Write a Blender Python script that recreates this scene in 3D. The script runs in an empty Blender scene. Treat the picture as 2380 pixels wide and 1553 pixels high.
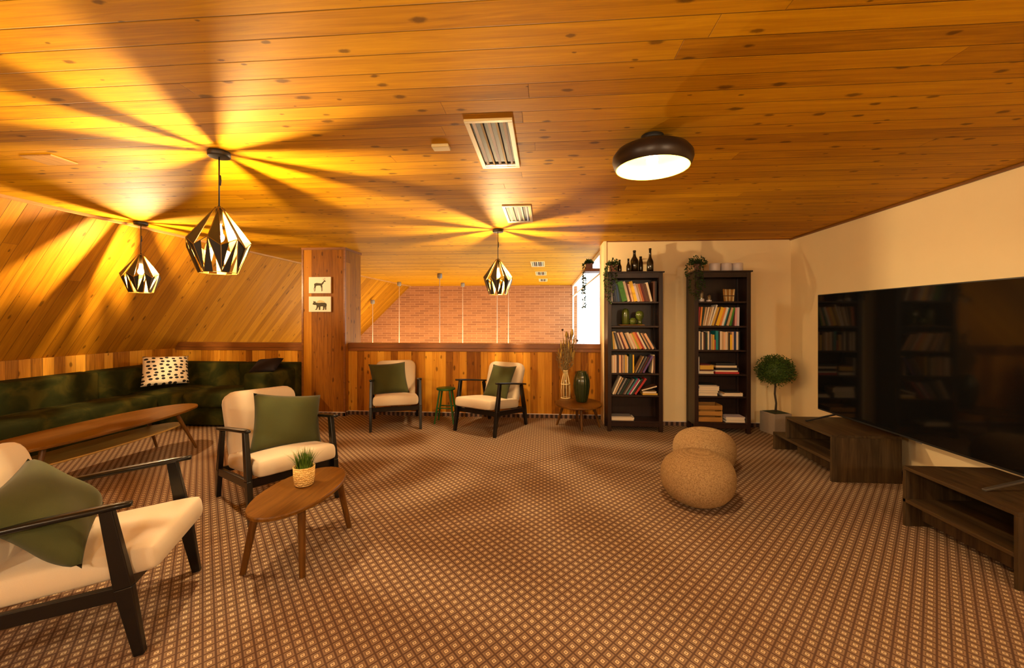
import bpy, bmesh, math, random
from mathutils import Vector, Matrix
random.seed(7)
SC = bpy.context.scene
COL = SC.collection
PI = math.pi
R = math.radians
CEIL = 2.35          # ceiling height
WB = 5.44            # wall behind the bookcases
HW = 5.72            # front of the balcony half wall
XR = 3.05            # right wall

# ------------------------------------------------------------------ camera
FPX, HORIZ, VPX = 970.0, 742.0, 1266.0
YAW = math.atan((VPX - 1190) / FPX)
CAM = Vector((0, 0, 1.35))
cd = bpy.data.cameras.new('camera'); cam = bpy.data.objects.new('camera', cd); COL.objects.link(cam)
cam.location = CAM; cam.rotation_euler = (PI/2, 0, YAW)
cd.sensor_width = 36; cd.lens = FPX*36/2380; cd.shift_y = (HORIZ-776.5)/2380; cd.clip_start = .05
SC.camera = cam

def ray(u, v):
    r = (u-1190)/FPX
    return Vector((-math.sin(YAW)+r*math.cos(YAW), math.cos(YAW)+r*math.sin(YAW), (HORIZ-v)/FPX))
def at(u, v, Y):       # a point of the room at depth Y
    d = ray(u, v); return CAM + d*(Y/d.y)
def onz(u, v, z):      # a point of the room at height z
    d = ray(u, v); return CAM + d*((z-CAM.z)/d.z)

# ------------------------------------------------------------------ nodes
class G:
    def __init__(s, name):
        s.m = bpy.data.materials.new(name); s.m.use_nodes = True
        s.t = s.m.node_tree; s.b = s.t.nodes['Principled BSDF']; s.out = s.t.nodes['Material Output']
    def put(s, sock, val):
        if isinstance(val, bpy.types.NodeSocket): s.t.links.new(val, sock)
        elif val is not None:
            if hasattr(sock.default_value, '__len__') and not hasattr(val, '__len__'): val = [val]*len(sock.default_value)
            if hasattr(sock.default_value, '__len__') and len(sock.default_value) == 4 and len(val) == 3: val = (*val, 1)
            sock.default_value = val
    def node(s, ty, ins=None, out=0, **kw):
        n = s.t.nodes.new('ShaderNode'+ty)
        for k, v in kw.items(): setattr(n, k, v)
        for k, v in (ins or {}).items(): s.put(n.inputs[k], v)
        return n.outputs[out]
    def mt(s, op, a, b=None, c=None):
        n = s.t.nodes.new('ShaderNodeMath'); n.operation = op
        for i, v in enumerate((a, b, c)):
            if v is not None: s.put(n.inputs[i], v)
        return n.outputs[0]
    def vec(s, x, y, z=0.0): return s.node('CombineXYZ', {0: x, 1: y, 2: z})
    def xyz(s, kind='Object'):
        tc = s.t.nodes.new('ShaderNodeTexCoord'); sp = s.t.nodes.new('ShaderNodeSeparateXYZ')
        s.t.links.new(tc.outputs[kind], sp.inputs[0]); return tc.outputs[kind], sp.outputs
    def noise(s, vec, scale, detail=3, rough=.5, dist=0.0, out=0):
        return s.node('TexNoise', {'Vector': vec, 'Scale': scale, 'Detail': detail, 'Roughness': rough, 'Distortion': dist}, out)
    def mix(s, f, a, b, mode='MIX'):
        n = s.t.nodes.new('ShaderNodeMix'); n.data_type = 'RGBA'; n.blend_type = mode
        s.put(n.inputs[0], f); s.put(n.inputs[6], a); s.put(n.inputs[7], b); return n.outputs[2]
    def ramp(s, f, stops, interp='LINEAR'):
        n = s.t.nodes.new('ShaderNodeValToRGB'); n.color_ramp.interpolation = interp
        e = n.color_ramp.elements
        while len(e) < len(stops): e.new(.5)
        for i, (p, c) in enumerate(stops):
            e[i].position = p; e[i].color = (*c, 1) if hasattr(c, '__len__') else (c, c, c, 1)
        s.put(n.inputs[0], f); return n.outputs[0]
    def bump(s, h, strength=.3, dist=.01):
        s.put(s.b.inputs['Normal'], s.node('Bump', {'Height': h, 'Strength': strength, 'Distance': dist}))
    def set(s, **kw):
        for k, v in kw.items(): s.put(s.b.inputs[k.replace('_', ' ')], v)
        return s.m

def sm(name, col, rough=.6, metal=0.0, **kw):
    g = G(name); return g.set(Base_Color=col, Roughness=rough, Metallic=metal, **kw)

def planks(name, along, across, w, L, dark, mid, light, rough=.33, knot=.5, groove=.02, spread=1.0, coat=0.0, bumpd=.004):
    dark, mid, light = [(q[0], q[1]*.97, q[2]*.5) for q in (dark, mid, light)]
    g = G(name); co, p = g.xyz()
    ax = dict(X=0, Y=1, Z=2)
    a, c = p[ax[along]], p[ax[across]]
    cw = g.mt('DIVIDE', c, w); idx = g.mt('FLOOR', cw); fr = g.mt('FRACT', cw)
    r1 = g.node('TexWhiteNoise', {'W': idx}, noise_dimensions='1D')
    al = g.mt('ADD', g.mt('DIVIDE', a, L), g.mt('MULTIPLY', r1, 7.31))
    seg = g.mt('FLOOR', al); fa = g.mt('FRACT', al)
    r2 = g.node('TexWhiteNoise', {'Vector': g.vec(idx, seg, 3.0)}, noise_dimensions='3D')
    off = g.mt('MULTIPLY', r2, 37.0)
    gv = g.vec(g.mt('ADD', g.mt('MULTIPLY', a, .9), off), g.mt('MULTIPLY', c, 16.0), off)
    n1 = g.noise(gv, 2.2, 5, .6, 1.2)
    gv2 = g.vec(g.mt('ADD', g.mt('MULTIPLY', a, 2.0), off), g.mt('MULTIPLY', c, 90.0), off)
    n2 = g.noise(gv2, 2.0, 3, .6)
    tone = g.mt('ADD', g.mt('MULTIPLY', g.mt('SUBTRACT', r2, .5), .62*spread), g.mt('ADD', g.mt('MULTIPLY', g.mt('SUBTRACT', n1, .5), .72), .5))
    tone = g.mt('ADD', tone, g.mt('MULTIPLY', g.mt('SUBTRACT', n2, .5), .25))
    col = g.ramp(tone, [(.12, dark), (.5, mid), (.88, light)])
    # knots
    nw = g.noise(g.vec(a, c, off), 6.0, 2)
    kv = g.vec(g.mt('ADD', g.mt('ADD', off, g.mt('MULTIPLY', a, 4.6)), g.mt('MULTIPLY', nw, .25)), g.mt('ADD', g.mt('MULTIPLY', c, 9.5), g.mt('MULTIPLY', r2, 3.0)), 0.0)
    vd = g.node('TexVoronoi', {'Vector': kv, 'Scale': 1.0, 'Randomness': 1.0}, 0, voronoi_dimensions='2D')
    vc = g.node('TexVoronoi', {'Vector': kv, 'Scale': 1.0, 'Randomness': 1.0}, 1, voronoi_dimensions='2D')
    sel = g.node('SeparateColor', {0: vc}, 0)
    size = g.mt('MULTIPLY', g.mt('MAXIMUM', g.mt('SUBTRACT', sel, 1-knot), 0.0), .19/knot)
    vd = g.mt('ADD', vd, g.mt('MULTIPLY', g.mt('SUBTRACT', g.noise(g.vec(a, c, off), 45.0, 2), .5), .10))
    k = g.node('MapRange', {'Value': vd, 'From Min': g.mt('MULTIPLY', size, .45), 'From Max': g.mt('ADD', size, .02), 'To Min': 1.0, 'To Max': 0.0}, interpolation_type='SMOOTHSTEP')
    k = g.mt('MULTIPLY', k, g.mt('GREATER_THAN', size, .012))
    kd = [x*.22 for x in dark]
    col = g.mix(g.mt('MULTIPLY', k, .66), col, kd)
    # grooves
    e1 = g.mt('MINIMUM', fr, g.mt('SUBTRACT', 1.0, fr))
    gr = g.node('MapRange', {'Value': e1, 'From Min': 0.0, 'From Max': groove, 'To Min': 1.0, 'To Max': 0.0}, interpolation_type='SMOOTHSTEP')
    e2 = g.mt('MINIMUM', fa, g.mt('SUBTRACT', 1.0, fa))
    gr2 = g.node('MapRange', {'Value': e2, 'From Min': 0.0, 'From Max': .0022/L, 'To Min': 1.0, 'To Max': 0.0})
    gg = g.mt('MAXIMUM', gr, g.mt('MULTIPLY', gr2, .7))
    col = g.mix(g.mt('MULTIPLY', gg, .75), col, kd)
    h = g.mt('SUBTRACT', g.mt('MULTIPLY', n2, .12), gg)
    g.bump(h, .6, bumpd)
    rg = g.mt('ADD', rough, g.mt('MULTIPLY', g.mt('SUBTRACT', n1, .5), .16))
    return g.set(Base_Color=col, Roughness=rg, Specular_IOR_Level=.13, Coat_Weight=coat, Coat_Roughness=.25)

def wood(name, along, dark, light, rough=.4, f=1.0, spec=.5):
    g = G(name); co, p = g.xyz()
    sc = [16.0*f]*3; sc['XYZ'.index(along)] = 1.1*f
    v = g.vec(g.mt('MULTIPLY', p[0], sc[0]), g.mt('MULTIPLY', p[1], sc[1]), g.mt('MULTIPLY', p[2], sc[2]))
    n1 = g.noise(v, 2.0, 5, .62, 1.0); n2 = g.noise(v, 9.0, 3, .6)
    t = g.mt('ADD', g.mt('MULTIPLY', n1, .75), g.mt('MULTIPLY', n2, .25))
    g.bump(t, .12, .002)
    return g.set(Base_Color=g.ramp(t, [(.3, dark), (.7, light)]), Roughness=rough, Specular_IOR_Level=spec)

def fabric(name, col, col2=None, scale=700, rough=.9, patch=4.0, sheen=.2):
    g = G(name); co, p = g.xyz()
    n = g.noise(co, patch, 3, .6); f = g.noise(co, scale, 1)
    c = g.mix(n, col, col2 or [x*.8 for x in col])
    c = g.mix(g.mt('MULTIPLY', f, .3), c, [x*.55 for x in col])
    g.bump(f, .25, .002)
    return g.set(Base_Color=c, Roughness=rough, Sheen_Weight=sheen, Specular_IOR_Level=.2)

# ---- materials
ODK, OMD, OLT = (.22, .082, .003), (.56, .262, .004), (.80, .43, .009)
M = {}
M['ceil'] = planks('ceiling_pine', 'X', 'Y', .118, 3.1, ODK, OMD, OLT, .60, .5, .035, .42, 0.0)
M['slope'] = planks('slope_pine', 'Z', 'Y', .108, 9.0, ODK, (.40, .165, .010), (.58, .27, .02), .55, .35, .03, .55, 0.0)
M['knee'] = planks('knee_pine', 'Z', 'Y', .105, 40.0, (.20, .08, .012), (.5, .22, .035), (.70, .38, .08), .4, .45)
M['half'] = planks('half_wall_pine', 'Z', 'X', .098, 40.0, (.20, .07, .010), (.46, .19, .028), (.68, .34, .06), .4, .6, .02, 1.25)
M['pillar'] = planks('pillar_pine', 'Z', 'X', .296, 50.0, (.15, .05, .008), (.33, .125, .012), (.47, .20, .02), .5, .5, .006)
M['pillar_side'] = planks('pillar_side_pine', 'Z', 'Y', .17, 50.0, (.17, .06, .010), (.36, .145, .02), (.52, .24, .04), .5, .5, .01)
M['trim'] = wood('trim_wood', 'X', (.14, .045, .008), (.27, .095, .015), .35)
M['trimY'] = wood('trim_wood_long', 'Y', (.12, .045, .008), (.25, .10, .02), .35)
M['edge'] = wood('edge_strip_wood', 'Y', (.40, .20, .06), (.62, .36, .12), .4)

def carpet():
    g = G('carpet_diamond'); co, p = g.xyz()
    a = g.mt('DIVIDE', p[0], .057); b = g.mt('DIVIDE', p[1], .0655)
    def cell(o):
        f = g.mt('FRACT', o); return g.mt('ABSOLUTE', g.mt('SUBTRACT', f, .5))
    s, t = cell(g.mt('ADD', a, b)), cell(g.mt('SUBTRACT', a, b))
    d = g.mt('MAXIMUM', s, t)
    fz = g.noise(co, 900.0, 1); d = g.mt('ADD', d, g.mt('MULTIPLY', g.mt('SUBTRACT', fz, .5), .05))
    dk, tn, cr, md = (.092, .056, .040), (.25, .168, .108), (.60, .48, .31), (.115, .068, .044)
    col = g.ramp(d, [(0, md), (.045, md), (.065, cr), (.185, cr), (.205, md), (.245, md), (.265, tn), (.40, tn), (.43, dk), (.5, dk)])
    big = g.noise(co, 1.4, 2)
    col = g.mix(g.mt('MULTIPLY', big, .18), col, (.20, .09, .045))
    g.bump(g.noise(co, 1300.0, 1), .35, .003)
    return g.set(Base_Color=col, Roughness=.95, Specular_IOR_Level=.1)
M['carpet'] = carpet()

def plaster(name, col):
    g = G(name); co, p = g.xyz()
    n = g.noise(co, 3.0, 4, .6)
    f = g.noise(g.vec(g.mt('MULTIPLY', p[0], 3.0), g.mt('MULTIPLY', p[1], 3.0), g.mt('MULTIPLY', p[2], .5)), 60.0, 3)
    g.bump(f, .15, .002)
    return g.set(Base_Color=g.mix(g.mt('MULTIPLY', n, .5), col, [x*.84 for x in col]), Roughness=.85, Specular_IOR_Level=.2)
M['wall'] = plaster('cream_wallpaper', (.86, .68, .38))

def brick():
    g = G('thin_brick'); co, p = g.xyz()
    v = g.vec(p[0], p[2], 0.0)
    n = g.t.nodes.new('ShaderNodeTexBrick'); g.put(n.inputs['Vector'], v)
    n.inputs['Scale'].default_value = 1.0; n.inputs['Brick Width'].default_value = .29; n.inputs['Row Height'].default_value = .068
    n.inputs['Mortar Size'].default_value = .007; n.inputs['Bias'].default_value = .1
    n.inputs['Color1'].default_value = (.38, .15, .05, 1); n.inputs['Color2'].default_value = (.22, .080, .026, 1); n.inputs['Mortar'].default_value = (.46, .23, .10, 1)
    nn = g.noise(g.vec(g.mt('MULTIPLY', p[0], .4), g.mt('MULTIPLY', p[2], 14.0), 0.0), 2.0, 3)
    col = g.mix(g.mt('MULTIPLY', nn, .5), n.outputs[0], (.44, .19, .075))
    g.bump(n.outputs[1], -.5, .01)
    return g.set(Base_Color=col, Roughness=.85)
M['brick'] = brick()

M['white'] = sm('white_paint', (.82, .82, .80), .5)
M['black'] = sm('black_lacquer', (.006, .005, .005), .28, 0, Specular_IOR_Level=.4)
M['grayleg'] = sm('dark_metal', (.03, .03, .03), .4, .6)
M['walnut'] = wood('walnut', 'Y', (.065, .023, .002), (.19, .078, .008), .38, 1, .3)
M['walnutZ'] = wood('walnut_leg', 'Z', (.06, .022, .003), (.16, .065, .010), .4, 1, .3)
M['walnutlight'] = wood('walnut_shelf_edge', 'Y', (.30, .16, .03), (.55, .33, .08), .4)
M['dark'] = wood('dark_brown_stain', 'Z', (.011, .004, .003), (.030, .012, .007), .38, 1, .35)
M['oakdark'] = wood('dark_oak_laminate', 'Y', (.013, .008, .004), (.088, .054, .024), .5, .6, .25)
M['oakdarkZ'] = wood('dark_oak_laminate_upright', 'Z', (.013, .008, .004), (.088, .054, .024), .5, .6, .25)
M['linen'] = fabric('beige_linen', (.66, .55, .39), (.57, .47, .33), 500, .9, 3.0)
M['green'] = fabric('olive_green_wool', (.060, .066, .020), (.045, .050, .015), 420, .95, 9.0, .1)
def velvet():
    g = G('green_velvet'); co, p = g.xyz()
    n = g.noise(co, 4.4, 4, .5, .9)
    col = g.ramp(n, [(.38, (.015, .018, .003)), (.5, (.024, .027, .005)), (.64, (.052, .046, .007))])
    g.bump(g.noise(co, 5.0, 3), .35, .03)
    return g.set(Base_Color=col, Roughness=.85, Specular_IOR_Level=.1)
M['velvet'] = velvet()
def dotted():
    g = G('dotted_cotton'); co, p = g.xyz()
    v = g.vec(g.mt('MULTIPLY', p[0], 14.5), g.mt('MULTIPLY', p[2], 21.0), 0.0)
    d = g.node('TexVoronoi', {'Vector': v, 'Scale': 1.0, 'Randomness': .45}, 0, voronoi_dimensions='2D')
    return g.set(Base_Color=g.mix(g.mt('LESS_THAN', d, .29), (.80, .70, .52), (.012, .010, .010)), Roughness=.9)
M['dotted'] = dotted()
M['leather'] = sm('black_satin_fabric', (.008, .005, .006), .85, 0, Specular_IOR_Level=.15)
def pouf():
    g = G('knitted_jute'); co, p = g.xyz()
    w = g.node('TexWave', {'Vector': co, 'Scale': 52.0, 'Distortion': 7.0, 'Detail': 2.0, 'Detail Scale': 6.0}, 0, bands_direction='Z')
    f = g.noise(co, 110.0, 2)
    t = g.mt('ADD', g.mt('MULTIPLY', w, .30), g.mt('MULTIPLY', f, .75))
    g.bump(t, .9, .012)
    return g.set(Base_Color=g.ramp(t, [(.25, (.24, .13, .05)), (.7, (.66, .45, .22))]), Roughness=.9, Specular_IOR_Level=.15)
M['pouf'] = pouf()
M['screen'] = sm('tv_glass', (.004, .004, .004), .06, 0, Specular_IOR_Level=.3)
M['bezel'] = sm('tv_bezel', (.02, .02, .02), .35, .3)
M['silver'] = sm('brushed_steel', (.35, .34, .32), .3, .9)
M['gold'] = sm('gold_lining', (.17, .095, .014), .45, .6)
M['lampblack'] = sm('matt_black_metal', (.014, .013, .012), .45)
M['bronze'] = sm('bronze_black_enamel', (.035, .024, .018), .36, .5)
M['lampinside'] = sm('white_gold_enamel', (.52, .34, .03), .5)
def emis(name, col, st):
    g = G(name); e = g.node('Emission', {'Color': col, 'Strength': st}); g.t.links.new(e, g.out.inputs[0]); return g.m
WARM = (1.0, .70, .36)
M['bulb'] = emis('bulb_glow', WARM, 19500)
_g = G('lit_bulb_glass'); _a = _g.node('BsdfTransparent', {'Color': (1, 1, 1)}); _e = _g.node('Emission', {'Color': (1, .72, .36), 'Strength': 5.0})
_n = _g.t.nodes.new('ShaderNodeAddShader'); _g.t.links.new(_a, _n.inputs[0]); _g.t.links.new(_e, _n.inputs[1]); _g.t.links.new(_n.outputs[0], _g.out.inputs[0]); M['glow'] = _g.m
M['bulb2'] = emis('bulb_glow_disc', WARM, 1900)
M['bulb3'] = emis('atrium_globe_glow', (1.0, .72, .36), 115)
M['ventframe'] = sm('vent_frame_cream', (.74, .58, .26), .4)
M['ventslat'] = sm('vent_slat_bronze', (.33, .23, .10), .4, .3)
M['ventdark'] = sm('vent_dark', (.006, .006, .006), .6)
M['pages'] = sm('book_pages', (.74, .62, .44), .9)
M['concrete'] = fabric('grey_concrete', (.34, .27, .21), (.26, .21, .16), 60, .9, 12, 0)
M['leaf'] = fabric('box_leaf', (.07, .12, .018), (.028, .055, .010), 30, .55, 30, 0)
M['leaf2'] = fabric('trailing_leaf', (.040, .075, .014), (.015, .032, .008), 30, .5, 30, 0)
M['grass'] = fabric('grass_blade', (.12, .22, .025), (.05, .11, .012), 30, .5, 40, 0)
M['stem'] = sm('plant_stem', (.045, .028, .014), .8)
M['soil'] = sm('dark_moss', (.012, .025, .008), .9)
M['terracotta'] = sm('brown_pot', (.13, .045, .025), .6)
M['wicker'] = G('pale_wicker')
_g = M['wicker']; _co, _p = _g.xyz()
_w = _g.node('TexWave', {'Vector': _co, 'Scale': 30.0, 'Distortion': 6.0, 'Detail': 2.0, 'Detail Scale': 3.0}, 0, bands_direction='Z')
_g.bump(_w, .8, .004)
M['wicker'] = _g.set(Base_Color=_g.ramp(_w, [(.1, (.55, .30, .06)), (.6, (.90, .62, .22))]), Roughness=.8)
M['straw'] = sm('pale_straw', (.70, .52, .24), .8)
M['dry'] = sm('dried_stalk', (.17, .11, .035), .9)
M['dry2'] = sm('dried_ear_ochre', (.28, .17, .025), .9)
M['dry3'] = sm('dried_flower_brown', (.10, .045, .02), .9)
def glass(name, tint, mixf=.5, rough=.05):
    g = G(name)
    tr = g.node('BsdfTransparent', {'Color': tint}); gl = g.node('BsdfGlossy', {'Color': (1, 1, 1), 'Roughness': rough})
    fr = mixf
    n = g.t.nodes.new('ShaderNodeMixShader'); g.put(n.inputs[0], fr); g.t.links.new(tr, n.inputs[1]); g.t.links.new(gl, n.inputs[2])
    g.t.links.new(n.outputs[0], g.out.inputs[0]); return g.m
M['glass'] = glass('clear_glass', (.97, .98, .97), .06)
M['jar'] = glass('jar_glass', (.90, .90, .88), .12)
M['bottle'] = sm('dark_brown_glass', (.012, .008, .004), .1, 0, Specular_IOR_Level=.7)
M['greenvase'] = sm('green_ribbed_glass', (.022, .034, .010), .15, 0, Specular_IOR_Level=.7)
M['cactus'] = sm('green_glazed_ceramic', (.075, .10, .014), .15, 0, Specular_IOR_Level=.7)
M['stool'] = sm('green_stool_paint', (.012, .085, .012), .4)
M['wax'] = sm('white_stoneware', (.66, .58, .55), .35)
M['crate'] = wood('golden_crate_wood', 'X', (.30, .13, .02), (.48, .24, .045), .6)
M['canvas'] = sm('pale_canvas', (.80, .68, .52), .8)
M['ink'] = sm('dark_olive_print', (.055, .045, .018), .8)
M['ink2'] = sm('pale_ochre_print', (.60, .45, .22), .8)
M['cable'] = sm('pale_cable', (.75, .62, .45), .6)
M['greycap'] = sm('grey_cap', (.25, .22, .17), .5)

# ------------------------------------------------------------------ mesh helpers
def nb(): return bmesh.new()
def box(bm, x0, x1, y0, y1, z0, z1, mat=0, T=None):
    vs = [Vector((x, y, z)) for x in (x0, x1) for y in (y0, y1) for z in (z0, z1)]
    if T is not None: vs = [T @ v for v in vs]
    v = [bm.verts.new(p) for p in vs]
    for f in ((0, 1, 3, 2), (4, 6, 7, 5), (0, 4, 5, 1), (2, 3, 7, 6), (0, 2, 6, 4), (1, 5, 7, 3)):
        bm.faces.new([v[i] for i in f]).material_index = mat
    return v
def frame_of(d):
    d = d.normalized(); up = Vector((0, 0, 1)) if abs(d.z) < .95 else Vector((0, 1, 0))
    s = d.cross(up).normalized(); return s, s.cross(d).normalized()
def tube(bm, pts, rad, n=10, cap=True, mat=0):
    rad = rad if hasattr(rad, '__len__') else [rad]*len(pts)
    rings = []
    for i, p in enumerate(pts):
        p = Vector(p); a = Vector(pts[max(i-1, 0)]); b = Vector(pts[min(i+1, len(pts)-1)])
        s, t = frame_of(b-a)
        rings.append([bm.verts.new(p+(s*math.cos(2*PI*k/n)+t*math.sin(2*PI*k/n))*rad[i]) for k in range(n)])
    for i in range(len(rings)-1):
        for k in range(n):
            bm.faces.new([rings[i][k], rings[i][(k+1) % n], rings[i+1][(k+1) % n], rings[i+1][k]]).material_index = mat
    if cap:
        bm.faces.new(rings[0][::-1]).material_index = mat; bm.faces.new(rings[-1]).material_index = mat
def beam(bm, p0, p1, w0, d0, w1=None, d1=None, side=Vector((1, 0, 0)), mat=0):
    """tapered rectangular bar, w along 'side', d across"""
    p0, p1 = Vector(p0), Vector(p1); w1 = w1 or w0; d1 = d1 or d0
    ax = (p1-p0).normalized(); s = (side-ax*side.dot(ax)).normalized(); t = ax.cross(s)
    vs = []
    for p, w, d in ((p0, w0, d0), (p1, w1, d1)):
        vs += [bm.verts.new(p+s*a*w/2+t*b*d/2) for a, b in ((-1, -1), (1, -1), (1, 1), (-1, 1))]
    for f in ((3, 2, 1, 0), (4, 5, 6, 7), (0, 1, 5, 4), (1, 2, 6, 5), (2, 3, 7, 6), (3, 0, 4, 7)):
        bm.faces.new([vs[i] for i in f]).material_index = mat
def lathe(bm, prof, n=28, c=(0, 0, 0), mat=0, ribs=0, ribamp=0.0, cap=True):
    c = Vector(c); rings = []
    for r, z in prof:
        rings.append([bm.verts.new(c+Vector((math.cos(2*PI*k/n), math.sin(2*PI*k/n), 0))*(r*(1+ribamp*math.cos(ribs*2*PI*k/n)))+Vector((0, 0, z))) for k in range(n)])
    for i in range(len(rings)-1):
        for k in range(n):
            bm.faces.new([rings[i][k], rings[i][(k+1) % n], rings[i+1][(k+1) % n], rings[i+1][k]]).material_index = mat
    if cap:
        if prof[0][0] > 1e-4: bm.faces.new(rings[0][::-1]).material_index = mat
        if prof[-1][0] > 1e-4: bm.faces.new(rings[-1]).material_index = mat
def sphere(bm, c, r, n=20, sz=1.0, mat=0):
    m = n//2
    lathe(bm, [(max(1e-4, r*math.sin(PI*i/m)), -r*sz*math.cos(PI*i/m)) for i in range(m+1)], n, c, mat, cap=False)
def prism(bm, pts, axis, a, b, mat=0):
    """pts 2-D outline extruded along axis from a to b"""
    def P(p, q): return Vector((q, p[0], p[1])) if axis == 'X' else Vector((p[0], q, p[1])) if axis == 'Y' else Vector((p[0], p[1], q))
    A = [bm.verts.new(P(p, a)) for p in pts]; B = [bm.verts.new(P(p, b)) for p in pts]
    n = len(pts)
    for i in range(n): bm.faces.new([A[i], A[(i+1) % n], B[(i+1) % n], B[i]]).material_index = mat
    bm.faces.new(A[::-1]).material_index = mat; bm.faces.new(B).material_index = mat

def obj(name, bm, mats, parent=None, smooth=False, bevel=0.0, sub=0, seg=2, **props):
    bmesh.ops.recalc_face_normals(bm, faces=bm.faces)
    me = bpy.data.meshes.new(name); bm.to_mesh(me); bm.free()
    for m in (mats if isinstance(mats, (list, tuple)) else [mats]): me.materials.append(M[m] if isinstance(m, str) else m)
    if smooth:
        for p in me.polygons: p.use_smooth = True
    o = bpy.data.objects.new(name, me); COL.objects.link(o)
    if parent is not None: o.parent = parent
    if bevel:
        b = o.modifiers.new('bevel', 'BEVEL'); b.width = bevel; b.segments = seg; b.limit_method = 'ANGLE'; b.angle_limit = R(40)
        b.harden_normals = False
    if sub:
        s = o.modifiers.new('sub', 'SUBSURF'); s.levels = sub; s.render_levels = sub
    for k, v in props.items(): o[k] = v
    return o
def tag(o, label, cat, group=None):
    o['label'] = label; o['category'] = cat
    if group: o['group'] = group
    return o
def thing(name, label, cat, loc=(0, 0, 0), rz=0.0, group=None):
    o = bpy.data.objects.new(name, None); COL.objects.link(o); o.empty_display_size = .1
    o.location = loc; o.rotation_euler = (0, 0, rz); return tag(o, label, cat, group)
def struct(name, bm, mats, **kw): return obj(name, bm, mats, kind='structure', **kw)
def kids(o): return [c for c in bpy.data.objects if c.parent == o]
def dup(root, loc, rz, label, group=None):
    def rec(o, par):
        c = o.copy(); COL.objects.link(c)
        if par is not None: c.parent = par
        for ch in kids(o): rec(ch, c)
        return c
    r = rec(root, None); r.location = loc; r.rotation_euler = (0, 0, rz); r['label'] = label
    if group: r['group'] = group
    return r

# ------------------------------------------------------------------ room shell
YB = -3.4
bm = nb(); box(bm, -5.4, XR, YB, HW, -.12, 0); struct('floor', bm, 'carpet')
bm = nb(); prism(bm, [(-5.9, YB), (3.2, YB), (3.2, WB+.14), (.94, WB+.14), (.94, 12.4), (-5.9, 12.4)], 'Z', CEIL, CEIL+.1); struct('ceiling', bm, 'ceil')
bm = nb(); box(bm, XR, XR+.15, YB, WB+.15, 0, CEIL); struct('wall_right', bm, 'wall')
bm = nb(); box(bm, .79, XR, WB, WB+.14, 0, CEIL); struct('wall_back', bm, 'wall')
bm = nb(); box(bm, .755, .79, WB-.01, HW+.1, 0, CEIL); struct('wall_back_end', bm, 'wall')
bm = nb(); box(bm, -5.6, XR+.15, YB-.1, YB, 0, CEIL); struct('wall_front', bm, 'wall')
bm = nb(); box(bm, -5.52, -5.4, YB, HW+.1, 0, .93); struct('wall_left', bm, 'knee')
# sloping roof side: one long plane running on past the balcony
bm = nb()
def xe(y): return -4.40 + max(0, y-3.0)*.022 + max(0, y-7)*.030
sec = []
for i in range(20):
    y = YB + i*(12.35-YB)/19
    lowz = .93
    t = Vector((xe(y), y, CEIL+.02)); 
    k = 1.03 if y < 6 else 1.03+.42*(y-6)/6.2
    b = Vector((xe(y)-k*1.0-.03, y, .92))
    e = b + (b-t)*(1.3 if y > HW else .02)
    sec.append([bm.verts.new(p) for p in (t, b, e, e+Vector((-.12, 0, 0)), t+Vector((-.14, 0, .0)))])
for i in range(19):
    for k in range(5):
        bm.faces.new([sec[i][k], sec[i+1][k], sec[i+1][(k+1) % 5], sec[i][(k+1) % 5]])
bm.faces.new(sec[0]); bm.faces.new(sec[-1][::-1])
struct('wall_slope', bm, 'slope')
# balcony half wall in two stretches
for x0, x1 in ((-5.4, -3.385), (-2.775, .755)):
    bm = nb(); box(bm, x0, x1, HW, HW+.10, -.3, .945); w = struct('wall_balcony', bm, 'half')
    bm = nb(); box(bm, x0, x1, HW-.02, HW+.13, .945, 1.012); box(bm, x0, x1, HW-.012, HW, .90, .944)
    t = obj('cap_rail', bm, 'trim', w, bevel=.004)
bm = nb(); box(bm, -3.385, -2.775, 5.61, 6.12, -.3, CEIL)
for f in bm.faces:
    if abs(f.calc_center_median().x+2.775) < .01 or abs(f.calc_center_median().x+3.385) < .01: f.material_index = 1
pl = struct('pillar', bm, ['pillar', 'pillar_side'], bevel=.004)
bm = nb()
for x in (-3.385, -2.775): box(bm, x-.012, x+.012, 5.60, 5.625, 0, CEIL)
box(bm, -3.40, -2.76, 5.598, 5.612, CEIL-.03, CEIL); box(bm, -2.776, -2.764, 5.61, 6.13, CEIL-.03, CEIL)
obj('corner_moulding', bm, 'trim', pl)
# atrium beyond the balcony
bm = nb(); box(bm, -8.6, .95, 12.35, 12.5, -2.8, CEIL); struct('wall_far', bm, 'brick')
bm = nb(); box(bm, -8.6, 1.2, HW+.1, 12.4, -2.9, -2.8); struct('floor_lower', bm, 'walnut')
bm = nb(); box(bm, -5.6, 1.2, HW, HW+.1, -2.8, -.3); struct('wall_under_balcony', bm, 'wall')
bm = nb(); box(bm, -8.8, -8.6, HW, 12.4, -2.9, CEIL); struct('wall_outer', bm, 'wall')
bm = nb(); box(bm, .80, .95, HW+.1, 12.35, -2.8, .35); box(bm, .80, .95, HW+.1, 12.35, CEIL-.03, CEIL)
struct('wall_window', bm, 'white')
bm = nb(); box(bm, -5.5, -5.4, HW, HW+.1, -.3, 1.5); 
for f in list(bm.faces): pass
struct('wall_slope_foot', bm, 'knee')
# window
bm = nb()
ys = [HW+.1, 9.0, 12.35]
for y in ys: box(bm, .81, .85, y-.02 if y > 6 else y, y+.02 if y < 12 else y, .35, CEIL-.03)
for z in (.35, 2.0, CEIL-.06): box(bm, .80, .85, ys[0], ys[-1], z, z+.03)
w = struct('window_1', bm, 'white', bevel=.004)
bm = nb(); box(bm, .835, .841, ys[0], ys[-1], .40, CEIL-.08); obj('window_pane', bm, 'glass', w)
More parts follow.
